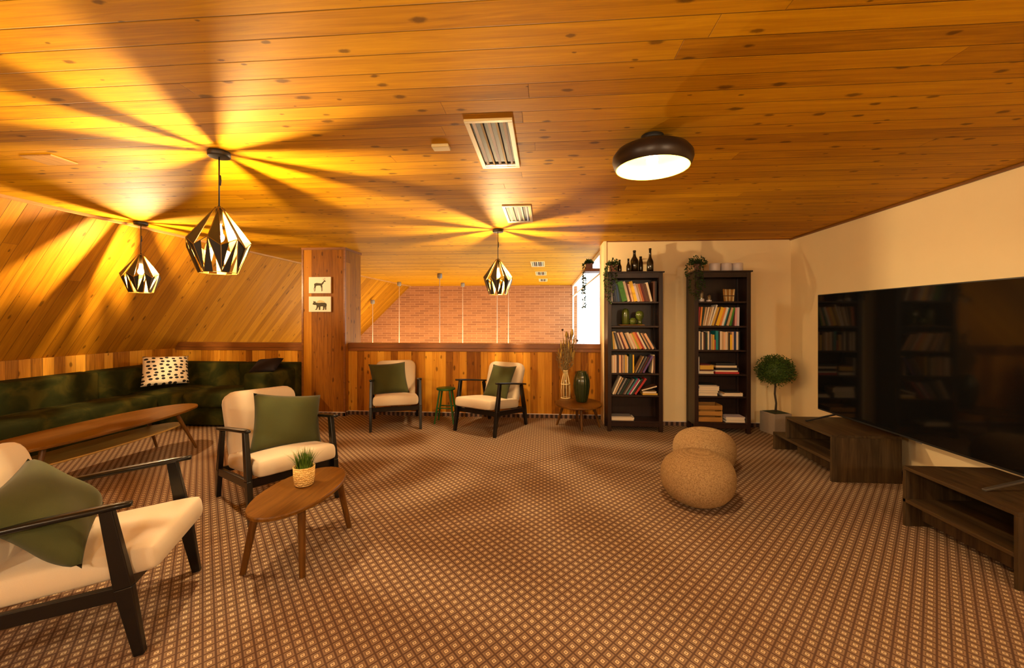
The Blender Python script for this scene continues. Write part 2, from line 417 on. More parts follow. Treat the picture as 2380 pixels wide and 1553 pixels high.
# small wooden ledge by the window
bm = nb(); box(bm, .56, .799, 5.86, 6.12, 2.015, 2.055)
tag(obj('wooden_ledge', bm, 'terracotta', bevel=.003), 'small brown wooden ledge high up beside the bright window', 'shelf')
bm = nb(); box(bm, XR-.022, XR, YB, WB, CEIL-.022, CEIL); struct('trim_1', bm, 'trimY', bevel=.005)
bm = nb(); box(bm, .79, XR-.022, WB-.012, WB, CEIL-.012, CEIL); struct('trim_2', bm, 'trim')
bm = nb()
a0, a1 = Vector((xe(YB)+.01, YB, CEIL-.012)), Vector((xe(7)+.01, 7, CEIL-.012))
beam(bm, a0, a1, .03, .022); beam(bm, a1, Vector((xe(12.3)+.01, 12.3, CEIL-.012)), .03, .022)
struct('trim_3', bm, 'edge')
# carpet skirting with a thin white strip
def skirt(name, x0, y0, x1, y1, nx, ny):
    bm = nb(); d = .010
    box(bm, min(x0, x1)-(d if nx < 0 else 0), max(x0, x1)+(d if nx > 0 else 0), min(y0, y1)-(d if ny < 0 else 0), max(y0, y1)+(d if ny > 0 else 0), 0, .05)
    o = struct(name, bm, 'skirt'); bm = nb(); d = .012
    box(bm, min(x0, x1)-(d if nx < 0 else 0), max(x0, x1)+(d if nx > 0 else 0), min(y0, y1)-(d if ny < 0 else 0), max(y0, y1)+(d if ny > 0 else 0), .05, .058)
    obj('edge_strip', bm, 'wax', o)
g = G('carpet_skirting'); co, p = g.xyz()
fr = g.mt('FRACT', g.mt('DIVIDE', g.mt('ADD', p[0], p[1]), .065))
M['skirt'] = g.set(Base_Color=g.mix(g.mt('GREATER_THAN', fr, .55), (.035, .018, .014), (.20, .11, .07)), Roughness=.95)
skirt('baseboard_balcony', -2.77, HW, .755, HW, 0, -1)
skirt('baseboard_pillar', -3.385, 5.61, -2.765, 5.61, 0, -1)
skirt('baseboard_pillar_side', -2.775, 5.61, -2.775, HW-.012, 1, 0)
skirt('baseboard_back', .79, WB, XR, WB, 0, -1)
skirt('baseboard_right', XR, YB, XR, WB-.012, -1, 0)

# ------------------------------------------------------------------ lamps
def pendant(label, x, y):
    t = thing('pendant_lamp', label, 'lamp', (x, y, CEIL), .585, 'faceted pendant lamps')
    bm = nb(); lathe(bm, [(.058, 0), (.06, -.006), (.06, -.026), (.055, -.032)], 32); obj('ceiling_canopy', bm, 'lampblack', t, True, .002)
    bm = nb(); tube(bm, [(0, 0, -.03), (0, 0, -.335)], .004, 8); tube(bm, [(.004, 0, -.14), (.006, 0, -.17), (.004, 0, -.20)], .006, 8); tube(bm, [(0, 0, -.325), (0, 0, -.35)], .009, 10); obj('cord', bm, 'lampblack', t, True)
    N = 7; bo, bi, wr = nb(), nb(), nb()
    zt, zb = -.335, -.725
    top = [Vector((.022*math.cos(2*PI*(k+.25)/N), .022*math.sin(2*PI*(k+.25)/N), zt)) for k in range(N)]
    wid = []
    for k in range(2*N):
        hi = k % 2 == 0; a = 2*PI*(k//2+(0 if hi else .42))/N
        r = .164 if hi else .158
        wid.append(Vector((r*math.cos(a), r*math.sin(a), -.535 if hi else -.578)))
    bot = [Vector((.102*math.cos(2*PI*(k+.5)/N), .102*math.sin(2*PI*(k+.5)/N), zb)) for k in range(N)]
    def tri(a, b, c):
        for q, s in ((bo, 0.0), (bi, .0022)):
            pts = []
            for p in (a, b, c):
                n = Vector((p.x, p.y, 0)); n = n.normalized() if n.length > 1e-6 else n
                pts.append(p-n*s-Vector((0, 0, 0)))
            q.faces.new([q.verts.new(p) for p in pts])
    for k in range(N):
        h, l, h2 = wid[2*k], wid[2*k+1], wid[(2*k+2) % (2*N)]
        tri(top[k], h, l)                       # solid upper facet, the next one stays open
        tri(h, l, bot[k])                       # solid lower facets
        pb = bot[k-1]; tri(l, (l+h2)/2, bot[k])
        tri(h, pb, (pb+bot[k])/2)
        for a, b in ((top[k], h), (top[k], l), (h, l), (l, h2), (l, bot[k]), (h, bot[k]), (h, pb), (bot[k], bot[(k+1) % N]), (top[k], top[(k+1) % N])):
            tube(wr, [a, b], .0024, 5)
    s = obj('lamp_shade', bo, 'lampblack', t)
    obj('gold_lining', bi, 'gold', s); obj('wire_frame', wr, 'gold', s)
    bm = nb(); lathe(bm, [(.018, -.345), (.018, -.43), (.014, -.435)], 14); obj('socket', bm, 'lampblack', t, True)
    bm = nb(); sphere(bm, (0, 0, -.51), .028, 16, 1.15); tube(bm, [(0, 0, -.487), (0, 0, -.434)], [.02, .012], 10); obj('bulb', bm, 'glow', t, True)
    bm = nb(); sphere(bm, (0, 0, -.512), .010, 12, 1.9); obj('filament', bm, 'bulb', t, True)
    return t
p1 = pendant('black and gold faceted pendant lamp, largest and nearest of the three', -1.94, 2.35)
def pdup(x, y, rz, lab):
    q = dup(p1, (x, y, CEIL), rz, lab, 'faceted pendant lamps'); return q
pdup(-4.15, 3.99, 1.2, 'black and gold faceted pendant lamp hanging above the long green sofa')
pdup(-.52, 4.63, .75, 'black and gold faceted pendant lamp hanging before the balcony opening')

def disc_lamp(label, x, y, bulb='bulb2'):
    t = thing('ceiling_lamp', label, 'lamp', (x, y, CEIL), 0)
    bm = nb(); lathe(bm, [(.060, 0), (.062, -.02), (.052, -.03), (.052, -.06)], 32); obj('ceiling_canopy', bm, 'lampblack', t, True, .002)
    bm = nb()
    prof = [(.05, -.050), (.10, -.052), (.15, -.062), (.19, -.082), (.210, -.110), (.212, -.135), (.204, -.160), (.193, -.178)]
    lathe(bm, prof, 56, cap=False); s = obj('lamp_shade', bm, 'bronze', t, True)
    bm = nb(); lathe(bm, [(r-.003, z-.003) for r, z in prof[:-1]]+[(.190, -.178), (.1935, -.1785)], 56, cap=False); obj('shade_lining', bm, 'lampinside', s, True)
    bm = nb(); sphere(bm, (0, 0, -.135), .030, 16, 1.1); tube(bm, [(0, 0, -.11), (0, 0, -.06)], [.016, .014], 10); obj('bulb', bm, bulb, t, True)
    return t
disc_lamp('round flattened black ceiling lamp with yellow inside', .585, 2.33)
# unseen globes added behind the camera to light the near room
for i, (x, y) in enumerate(((1.9, -1.0), (-.6, -1.1), (-3.0, -.9))):
    t = thing('ceiling_lamp', 'unseen globe added as fill light on the ceiling behind the viewpoint, %s' % ('nearest the right wall', 'in the middle', 'nearest the sloping wall')[i], 'lamp', (x, y, CEIL))
    bm = nb(); lathe(bm, [(.06, 0), (.06, -.05), (.05, -.06)], 20); obj('ceiling_canopy', bm, 'lampblack', t, True)
    bm = nb(); sphere(bm, (0, 0, -.55), .10, 20); obj('globe', bm, emis('fill_globe_glow', (1.0, .80, .54), 260), t, True)
    bm = nb(); tube(bm, [(0, 0, -.05), (0, 0, -.46)], .006, 8); obj('rod', bm, 'lampblack', t, True)

# ceiling grilles
def grille(label, x0, x1, y0, y1, first):
    t = thing('ceiling_grille', label, 'vent', ((x0+x1)/2, (y0+y1)/2, CEIL), 0, 'louvred grilles in a row along the ceiling')
    w, l = (x1-x0)/2, (y1-y0)/2; f = .026
    bm = nb(); box(bm, -w, w, -l, -l+f, -.012, 0); box(bm, -w, w, l-f, l, -.012, 0); box(bm, -w, -w+f, -l+f, l-f, -.012, 0); box(bm, w-f, w, -l+f, l-f, -.012, 0)
    obj('grille_frame', bm, 'ventframe', t, bevel=.002)
    bm = nb(); box(bm, -w+f, w-f, -l+f, l-f, -.0012, -.0002); obj('backing', bm, 'ventdark', t)
    n = 5
    for k in range(n):
        c = -w+f+(2*w-2*f)*(k+.5)/n
        bm = nb(); T = Matrix.Translation((c, 0, -.006)) @ Matrix.Rotation(R(32 if k % 2 else -28), 4, 'Y')
        box(bm, -.008, .008, -l+f, l-f, -.0012, .0012, T=T); obj('slat', bm, 'ventframe' if k % 2 == 0 else 'ventslat', t)
    bm = nb(); box(bm, -w+f, w-f, l-f-.03, l-f, -.010, -.002); obj('end_fitting', bm, 'wax', t)
grille('largest louvred ceiling grille, nearest the viewpoint', -.405, -.160, 2.06, 2.72, 1)
grille('louvred ceiling grille beside the hanging cord of the balcony lamp', -.375, -.12, 3.64, 4.27, 0)
grille('louvred ceiling grille just beyond the balcony rail', -.25, .0, 7.2, 7.9, 0)
grille('louvred ceiling grille in the middle of the atrium ceiling', -.2, .04, 8.75, 9.45, 0)
grille('louvred ceiling grille closest to the brick wall', -.15, .07, 10.3, 11.0, 0)
bm = nb(); box(bm, -.645, -.545, 2.33, 2.40, CEIL-.02, CEIL-.0005); tag(obj('ceiling_sensor', bm, 'ventframe', bevel=.006), 'small cream rectangular sensor on the ceiling left of the near grille', 'sensor')
bm = nb(); box(bm, -3.19, -2.98, 2.30, 2.45, CEIL-.008, CEIL-.0005); tag(obj('ceiling_plate', bm, M['edge'], bevel=.002), 'flat wood coloured cover plate on the ceiling at far left', 'plate')

# hanging cables in the atrium
for (x, y, zc, lab) in ((-4.53, 10.7, 1.86, 'thin pale hanging cable, leftmost, fixed to the sloping boards'), (-3.90, 10.95, CEIL, 'thin pale hanging cable at the corner of slope and ceiling'),
        (-2.296, 9.0, CEIL, 'thin pale hanging cable with the largest grey ceiling cap'), (-2.25, 11.35, CEIL, 'thin pale hanging cable midway along the brick wall'),
        (-1.19, 10.4, CEIL, 'thin pale hanging cable just left of the balcony pendant'), (-.95, 10.9, CEIL, 'thin pale hanging cable seen just right behind the balcony pendant')):
    t = thing('hanging_cable', lab, 'cable', (x, y, zc), 0, 'cables hanging before the brick wall')
    bm = nb(); lathe(bm, [(.05, 0), (.055, -.02), (.055, -.09), (.04, -.11)], 16); obj('cable_cap', bm, 'greycap', t, True)
    bm = nb(); tube(bm, [(0, 0, -.10), (0, 0, -zc+.32)], .0085, 6); obj('cable', bm, 'cable', t, True)
    bm = nb(); sphere(bm, (0, 0, -zc+.22), .12, 14); obj('globe', bm, 'bulb3', t, True)

# ------------------------------------------------------------------ soft furnishing
def rbox(bm, x0, x1, y0, y1, z0, z1, n=6, r=.05, puff=0.0, T=None):
    """rounded, slightly crowned cushion block"""
    def g(a, b, m):
        return [a, a+r*.3, a+r] + [a+r+(b-a-2*r)*(i+1)/(m+1) for i in range(m)] + [b-r, b-r*.3, b]
    X, Y, Z = g(x0, x1, n), g(y0, y1, n), g(z0, z1, 1)
    cx, cy, cz = (x0+x1)/2, (y0+y1)/2, (z0+z1)/2
    cache = {}
    def V(i, j, k):
        if (i, j, k) in cache: return cache[(i, j, k)]
        p = Vector((X[i], Y[j], Z[k]))
        q = Vector((min(max(p.x, x0+r), x1-r), min(max(p.y, y0+r), y1-r), min(max(p.z, z0+r), z1-r)))
        d = p-q
        if d.length > 1e-6: p = q+d.normalized()*r
        u, v = (p.x-cx)/(x1-x0)*2, (p.y-cy)/(y1-y0)*2
        cr = max(0, 1-u*u)*max(0, 1-v*v)
        p.z += puff*cr*(1 if p.z > cz else -.0)
        if T is not None: p = T @ p
        cache[(i, j, k)] = bm.verts.new(p); return cache[(i, j, k)]
    a, b, c = len(X)-1, len(Y)-1, len(Z)-1
    for i in range(a):
        for j in range(b):
            for k in (0, c): bm.faces.new([V(i, j, k), V(i+1, j, k), V(i+1, j+1, k), V(i, j+1, k)])
    for i in range(a):
        for k in range(c):
            for j in (0, b): bm.faces.new([V(i, j, k), V(i+1, j, k), V(i+1, j, k+1), V(i, j, k+1)])
    for j in range(b):
        for k in range(c):
            for i in (0, a): bm.faces.new([V(i, j, k), V(i, j+1, k), V(i, j+1, k+1), V(i, j, k+1)])

def pillow(name, c4, thick, mat, label, group=None, sag=.08, seed=0):
    """four world corners in order bl, br, tr, tl -> a stuffed cushion with pinched ears"""
    rn = random.Random(seed)
    P = [Vector(p) for p in c4]; cen = sum(P, Vector())/4
    xa = ((P[1]-P[0])+(P[2]-P[3])).normalized(); za = ((P[3]-P[0])+(P[2]-P[1])); ya = za.cross(xa).normalized(); za = xa.cross(ya)
    rot = Matrix((xa, ya, za)).transposed().to_4x4(); MW = Matrix.Translation(cen) @ rot; inv = MW.inverted()
    L = [inv @ p for p in P]; n = 18; bm = nb(); fr, bk = {}, {}
    ph = [rn.uniform(0, 6) for _ in range(4)]
    for i in range(n+1):
        for j in range(n+1):
            u, v = i/n, j/n
            a, b = 2*u-1, 2*v-1
            uu = .5+.5*a*(1-sag*(1-b*b)*1.0); vv = .5+.5*b*(1-sag*(1-a*a)*1.0)
            p = L[0]*(1-uu)*(1-vv)+L[1]*uu*(1-vv)+L[2]*uu*vv+L[3]*(1-uu)*vv
            h = thick/2*((1-a**4)*(1-b**4))**.6
            h *= 1+.10*math.sin(4*a+ph[0])*math.sin(3*b+ph[1])
            fr[i, j] = bm.verts.new(p+Vector((0, -h, 0)))
            bk[i, j] = fr[i, j] if i in (0, n) or j in (0, n) else bm.verts.new(p+Vector((0, h, 0)))
    for i in range(n):
        for j in range(n):
            bm.faces.new([fr[i, j], fr[i+1, j], fr[i+1, j+1], fr[i, j+1]])
            q = [bk[i, j], bk[i, j+1], bk[i+1, j+1], bk[i+1, j]]
            if len(set(q)) == 4: bm.faces.new(q)
    o = obj(name, bm, mat, smooth=True); o.matrix_world = MW
    return tag(o, label, 'cushion', group)

# ------------------------------------------------------------------ armchairs
def make_chair(label, x, y, deg):
    t = thing('armchair', label, 'armchair', (x, y, 0), R(deg), 'beige armchairs with black frames')
    for s in (-1, 1):
        bm = nb(); X = s*.292
        beam(bm, (X, -.352, 0), (X, -.30, .28), .032, .036, .034, .062); beam(bm, (X, -.30, .28), (X, -.243, .600), .034, .062, .030, .044)
        obj('leg', bm, 'black', t, bevel=.004)
        bm = nb(); beam(bm, (s*.285, .365, 0), (X, .31, .22), .032, .036, .034, .060); beam(bm, (X, .31, .22), (X, .235, .525), .034, .060, .030, .040)
        obj('leg', bm, 'black', t, bevel=.004)
        bm = nb(); pts = []
        for k in range(13):
            q = k/12; yy = -.325+.66*q; w = .026*(math.sin(PI*min(1, max(0.02, q*5)/1)*.5) if q < .2 else math.sin(PI*.5*min(1, max(.05, (1-q)*6))))
            w = max(.012, w)
            zz = .612-.088*q+.004*math.sin(q*PI)
            pts.append((yy, zz, w))
        prev = None
        for yy, zz, w in pts:
            ring = [bm.verts.new((X+a*w+s*.004, yy, zz+b)) for a, b in ((-1, 0), (-.8, .010), (.8, .010), (1, 0), (.8, -.010), (-.8, -.010))]
            if prev:
                for k in range(6): bm.faces.new([prev[k], prev[(k+1) % 6], ring[(k+1) % 6], ring[k]])
            else: bm.faces.new(ring)
            prev = ring
        bm.faces.new(prev[::-1]); obj('armrest', bm, 'black', t, smooth=True)
        bm = nb(); beam(bm, (X, -.30, .262), (X, .315, .205), .026, .056); obj('side_rail', bm, 'black', t, bevel=.003)
    bm = nb(); beam(bm, (-.29, -.275, .250), (.29, -.275, .250), .022, .055, side=Vector((0, 1, 0))); obj('cross_rail', bm, 'black', t, bevel=.003)
    bm = nb(); beam(bm, (-.29, .30, .215), (.29, .30, .215), .022, .045, side=Vector((0, 1, 0))); obj('cross_rail', bm, 'black', t, bevel=.003)
    T = Matrix.Translation((0, -.075, .325)) @ Matrix.Rotation(R(-7), 4, 'X')
    bm = nb(); rbox(bm, -.268, .268, -.325, .315, -.055, .062, 6, .038, .022, T); obj('seat_cushion', bm, 'linen', t, True, sub=1)
    # backrest: slab with rounded upper corners, leaning back
    bm = nb(); W, H, D, rc = .262, .49, .085, .085
    def out(d):
        pts = []
        for (cx, cz, a0) in ((W-rc, H-rc, 0), (-W+rc, H-rc, 90), (-W+.04+.0, .03, 180), (W-.04, .03, 270)):
            r = rc if cz > .1 else .03
            for k in range(5):
                a = R(a0+90*k/4); pts.append((cx+(r-d)*math.cos(a), cz+(r-d)*math.sin(a)))
        return pts
    T = Matrix.Translation((0, .215, .315)) @ Matrix.Rotation(R(-19), 4, 'X')
    ring = []
    for d, yy in ((.03, -D/2-.012), (.008, -D/2), (0, -D/2+.02), (0, D/2-.02), (.008, D/2), (.03, D/2+.004)):
        ring.append([bm.verts.new(T @ Vector((p[0], yy, p[1]))) for p in out(d)])
    n = len(ring[0])
    for a, b in zip(ring, ring[1:]):
        for k in range(n): bm.faces.new([a[k], a[(k+1) % n], b[(k+1) % n], b[k]])
    bm.faces.new(ring[0][::-1]); bm.faces.new(ring[-1]); obj('backrest', bm, 'linen', t, True)
    return t
ch = make_chair('beige armchair with black frame standing left of the green stool', -1.915, 5.255, 20)
dup(ch, (-.662, 5.16, 0), R(-27.9), 'beige armchair with black frame standing right of the green stool')
dup(ch, (-2.021, 3.018, 0), R(54.3), 'beige armchair with black frame right behind the small oval table')
dup(ch, (-2.066, 1.691, 0), R(113.4), 'beige armchair in the lower left corner, cut off by the picture edge')
PG = 'olive green cushions on the armchairs'
pillow('cushion', [at(866, 918, 5.22), at(952, 913, 5.36), at(941, 841, 5.52), at(856, 847, 5.40)], .13, 'green', 'olive green cushion, tilted, on the armchair left of the stool', PG, seed=1)
pillow('cushion', [at(1121, 921, 5.14), at(1176, 936, 5.02), at(1201, 851, 5.26), at(1147, 847, 5.36)], .13, 'green', 'olive green cushion on the armchair right of the stool', PG, seed=2)
pillow('cushion', [at(578, 1056, 2.80), at(748, 1032, 3.18), at(745, 918, 3.30), at(589, 914, 2.93)], .14, 'green', 'large olive green cushion upright on the armchair behind the oval table', PG, seed=3)
pillow('cushion', [at(190, 1322, 1.45), at(242, 1168, 1.80), at(65, 1066, 1.72), at(-90, 1200, 1.35)], .17, 'green', 'olive green cushion propped cornerwise on the nearest armchair', PG, seed=4)

# ------------------------------------------------------------------ sofa
so = thing('corner_sofa', 'long dark green velvet corner sofa along the left wall and half wall', 'sofa', (-4.6, 4.6, 0))
def sof(name, x0, x1, y0, y1, z0, z1, r=.04, puff=0.0):
    bm = nb(); rbox(bm, x0+4.6, x1+4.6, y0-4.6, y1-4.6, z0, z1, 6, r, puff); return obj(name, bm, 'velvet', so, True)
sof('base', -5.36, -4.74, 1.55, 4.70, .02, .26, .02); sof('base', -5.36, -3.72, 4.90, 5.68, .02, .26, .02)
for y0, y1 in ((1.5, 3.1), (3.1, 4.72)): sof('seat_cushion', -5.18, -4.66, y0, y1, .24, .430, .05, .03)
for x0, x1 in ((-5.18, -4.52), (-4.52, -3.70)): sof('seat_cushion', x0, x1, 4.74 if x0 < -5 else 4.86, 5.5, .24, .430, .05, .03)
for y0, y1 in ((1.5, 2.9), (2.9, 4.44), (4.44, 5.48)): sof('back_cushion', -5.375, -5.13, y0, y1, .22, .745, .035)
for x0, x1 in ((-5.375, -4.24), (-4.24, -3.405)): sof('back_cushion', x0, x1, 5.48, 5.70, .22, .745, .035)
sof('armrest', -3.70, -3.41, 4.85, 5.50, .03, .685, .04)
pillow('cushion', [at(326, 900, 4.78), at(440, 890, 5.20), at(438, 827, 5.36), at(331, 829, 4.90)], .12, 'dotted', 'cream cushion with black dots on the green sofa', None, .04, 5)
c0 = Vector((-3.57, 5.22, .735))
pillow('cushion', [at(577, 866, 4.98), at(640, 862, 5.0), at(660, 833, 5.42), at(600, 838, 5.42)], .09, 'leather', 'black cushion lying on the armrest of the green sofa', None, .05, 6)

# ------------------------------------------------------------------ tables
def slab(bm, cx, cy, a, b, z0, z1, e=2.3, n=56, bev=.006, rot=0.0):
    def pt(k, d):
        t = 2*PI*k/n; c, s = math.cos(t), math.sin(t)
        x, y = (a-d)*math.copysign(abs(c)**(2/e), c), (b-d)*math.copysign(abs(s)**(2/e), s)
        return Vector((cx+x*math.cos(rot)-y*math.sin(rot), cy+x*math.sin(rot)+y*math.cos(rot), 0))
    R_ = [[bm.verts.new(pt(k, d)+Vector((0, 0, z))) for k in range(n)] for d, z in ((bev*2, z0), (0, z0+bev), (0, z1-bev), (bev*.6, z1))]
    for A, B in zip(R_, R_[1:]):
        for k in range(n): bm.faces.new([A[k], A[(k+1) % n], B[(k+1) % n], B[k]])
    bm.faces.new(R_[0][::-1]); bm.faces.new(R_[-1])
def rleg(t, p0, p1, r0=.019, r1=.013, mat='walnutZ'):
    bm = nb(); tube(bm, [p0, p1], [r0, r1], 14); return obj('leg', bm, mat, t, smooth=False)
t = thing('side_table', 'small oval walnut table holding the potted grass', 'table', (-1.405, 2.31, 0))
bm = nb(); slab(bm, 0, 0, .198, .362, .345, .370, 2.08); obj('tabletop', bm, 'walnut', t)
for sx, sy in ((-1, -1), (1, -1), (1, 1), (-1, 1)): rleg(t, (sx*.125+.0, sy*.20, .346), (sx*.165-.025, sy*.262+.045, 0), .021, .016)
t = thing('side_table', 'low oval walnut table under the vases by the half wall', 'table', (.42, 5.25, 0))
bm = nb(); slab(bm, 0, 0, .285, .34, .285, .308, 2.2); obj('tabletop', bm, 'walnut', t)
for sx, sy in ((-1, 0.35), (.1, -.65), (1, .1), (.0, 1)): rleg(t, (sx*.18, sy*.22, .286), (sx*.265, sy*.29, 0), .019, .014)
t = thing('coffee_table', 'long walnut coffee table with lower shelf before the sofa', 'table', (-3.87, 3.35, 0))
bm = nb(); slab(bm, 0, 0, .30, .955, .400, .424, 2.25, 72); obj('tabletop', bm, 'walnut', t)
bm = nb(); slab(bm, 0, 0, .20, .78, .245, .262, 2.3, 60); obj('shelf', bm, 'walnutlight', t)
for sx, sy in ((-1, -1), (1, -1), (1, 1), (-1, 1)): rleg(t, (sx*.165, sy*.56+.02, .402), (sx*.225, sy*.70+.06, 0), .020, .012)

# potted grass
gp = onz(700, 1132, .37)
t = thing('potted_grass', 'green grass in a round pale wicker pot on the oval table', 'plant', (gp.x, gp.y+.03, .3705)); t.scale = (1.28, 1.28, 1.22)
bm = nb(); lathe(bm, [(.034, 0), (.040, .006), (.045, .04), (.047, .092), (.044, .092), (.040, .02)], 32); obj('wicker_pot', bm, 'wicker', t, True)
bm = nb(); lathe(bm, [(.0435, .080), (.02, .086), (.001, .088)], 20); obj('moss', bm, 'soil', t, True)
bm = nb()
for k in range(230):
    a = random.uniform(0, 2*PI); r = .034*math.sqrt(random.random()); lean = random.uniform(.1, 1.0)*(.35+r/.034*.75); L = random.uniform(.06, .105)
    d = Vector((math.cos(a+random.uniform(-.5, .5)), math.sin(a+random.uniform(-.5, .5)), 0)); s = Vector((-d.y, d.x, 0)); b = Vector((r*math.cos(a), r*math.sin(a), .084)); pr = None
    for i in range(5):
        q = i/4; p = b+d*(L*lean*.62*q**1.5)+Vector((0, 0, L*(q-.30*lean*q*q))); w = .0022*(1-q*.92)
        cur = (bm.verts.new(p-s*w), bm.verts.new(p+s*w))
        if pr: bm.faces.new([pr[0], pr[1], cur[1], cur[0]])
        pr = cur
obj('grass', bm, 'grass', t, kind='stuff')

# ------------------------------------------------------------------ stool
t = thing('stool', 'small round dark green painted stool between the two far armchairs', 'stool', (-1.29, 5.38, 0))
bm = nb(); lathe(bm, [(.10, .425), (.120, .430), (.124, .442), (.118, .452), (.06, .455), (.001, .455)], 32); obj('seat', bm, 'stool', t, True)
ft = []
for sx, sy in ((-1, -1), (1, -1), (1, 1), (-1, 1)):
    rleg(t, (sx*.065, sy*.065, .428), (sx*.125, sy*.105, 0), .013, .011, 'stool')
for z, k in ((.20, .56), (.14, .68)):
    q = 1-z/.428; a, b = .065+.06*q, .065+.04*q
    for p0, p1 in (((-a, -b), (a, -b)), ((-a, b), (a, b))) if z > .15 else (((-a, -b), (-a, b)), ((a, -b), (a, b))):
        bm = nb(); tube(bm, [(*p0, z), (*p1, z)], .008, 8); obj('stretcher', bm, 'stool', t, True)

# ------------------------------------------------------------------ poufs
def mkpouf(x, y, r, h, lab, tilt=0):
    bm = nb(); n = 48; m = 22
    prof = []
    for i in range(m+1):
        a = -PI/2+PI*i/m; c, s = math.cos(a), math.sin(a)
        prof.append((max(1e-3, r*abs(c)**.72), h/2+h/2*math.copysign(abs(s)**.85, s)))
    lathe(bm, prof, n, cap=False)
    for v in bm.verts:
        v.co += Vector((.010*math.sin(v.co.y*9+x), .008*math.sin(v.co.x*8), .006*math.sin(v.co.x*7+v.co.y*5)))
        v.co.z = max(v.co.z, 0)
    o = obj('knitted_pouf', bm, 'pouf', smooth=True); o.location = (x, y, 0); o.rotation_euler = (0, 0, .3)
    return tag(o, lab, 'pouf', 'knitted floor poufs')
mkpouf(1.13, 3.20, .268, .36, 'round knitted straw coloured pouf, nearer of the two')
mkpouf(1.42, 3.86, .268, .36, 'round knitted straw coloured pouf, farther one toward the bookcases')

# ------------------------------------------------------------------ tv stands and tv
def stand(x, y0, y1, lab, drop):
    """open boxy low stand: y0 near end, y1 far end, front face at x"""
    t = thing('tv_stand', lab, 'tv stand', (x, y0, 0)); D, H, L = .545, .389, y1-y0; k = .022
    bm = nb(); box(bm, 0, D, 0, L, H-k, H); obj('top_panel', bm, 'oakdark', t, bevel=.002)
    bm = nb(); box(bm, 0, D, 0, k, 0, H-k); obj('side_panel', bm, 'oakdarkZ', t, bevel=.002)
    bm = nb(); box(bm, .0, D, L-k, L, .0 if not drop else .18, H-k); obj('side_panel', bm, 'oakdarkZ', t, bevel=.002)
    e = drop
    bm = nb(); box(bm, 0, D-.03, k, L+e, .155, .178); obj('shelf', bm, 'oakdark', t, bevel=.002)
    if drop:
        bm = nb(); box(bm, 0, D-.03, L+e-k, L+e, 0, .155); obj('side_panel', bm, 'oakdarkZ', t, bevel=.002)
    bm = nb(); box(bm, D-.02, D, k, L-k, .03, H-k); obj('back_panel', bm, 'oakdarkZ', t)
    bm = nb(); box(bm, .10, .12, k, L-k, .04 if drop else .04, .155); obj('plinth', bm, 'oakdarkZ', t)
stand(2.372, 3.655, 4.325, 'dark oak tv stand farther away, beside the potted ball tree', .225)
stand(2.345, 2.262, 2.935, 'dark oak tv stand nearest the viewpoint at the right edge', 0)
t = thing('television', 'very large black flat television on two dark stands by the right wall', 'television', (2.71, 3.31, 0), 0)
TZ0, TZ1, YN, YF = .455, 1.592, -1.06, 1.07
bm = nb(); box(bm, 0, .035, YN, YF, TZ0, TZ1); box(bm, .035, .075, YN+.25, YF-.25, TZ0+.08, TZ1-.35); obj('housing', bm, 'bezel', t, bevel=.003)
bm = nb(); box(bm, -.003, .0, YN+.008, YF-.008, TZ0+.016, TZ1-.008); obj('screen', bm, 'screen', t)
bm = nb(); box(bm, -.007, -.001, -.085, -.035, TZ0-.006, TZ0+.004); obj('logo_bar', bm, 'silver', t, bevel=.002)
for yy in (.84, -.75):
    bm = nb(); beam(bm, (.01, yy, .452), (-.265, yy-.03, .396), .022, .012, side=Vector((0, 1, 0))); beam(bm, (.02, yy, .452), (.20, yy+.03, .396), .022, .012, side=Vector((0, 1, 0)))
    obj('foot', bm, 'bezel' if yy > 0 else 'silver', t, bevel=.002)

# ------------------------------------------------------------------ ball tree
t = thing('topiary_tree', 'round clipped ball tree in a grey cube pot in the corner', 'plant', (2.735, 5.19, 0))
bm = nb(); box(bm, -.115, .115, -.115, .115, 0, .245); bmesh.ops.scale(bm, vec=(1, 1, 1), verts=bm.verts)
po = obj('square_pot', bm, 'concrete', t, bevel=.006); po.rotation_euler = (0, 0, R(14))
bm = nb(); box(bm, -.095, .095, -.095, .095, .2455, .249); s_ = obj('soil', bm, 'soil', po)
bm = nb(); tube(bm, [(0, 0, .24), (.008, 0, .35), (-.006, .004, .46), (.0, 0, .60)], [.013, .011, .011, .010], 10); obj('stem', bm, 'stem', t, True)
bm = nb(); random.seed(3)
def leaf(bm, p, d, L, w):
    d = d.normalized(); s = d.cross(Vector((random.uniform(-1, 1), random.uniform(-1, 1), random.uniform(-1, 1)))).normalized()
    n = d.cross(s)
    a, b, c, e = p, p+d*L*.5+s*w+n*w*.3, p+d*L, p+d*L*.5-s*w+n*w*.3
    bm.faces.new([bm.verts.new(q) for q in (a, b, c, e)])
sphere(bm, (0, 0, .735), .145, 20)
for k in range(3600):
    z = random.uniform(-1, 1); a = random.uniform(0, 2*PI); d = Vector((math.sqrt(1-z*z)*math.cos(a), math.sqrt(1-z*z)*math.sin(a), z))
    if z < -.62 and random.random() < .75: continue
    r = random.uniform(.13, .200+.014*math.sin(5*a+4*z))
    q = d*r; q.z *= .93
    leaf(bm, Vector((0, 0, .735))+q, d+Vector((random.uniform(-1, 1), random.uniform(-1, 1), random.uniform(-.8, .8)))*.9, random.uniform(.018, .032), .006)
obj('leaf_ball', bm, 'leaf', t, kind='stuff')

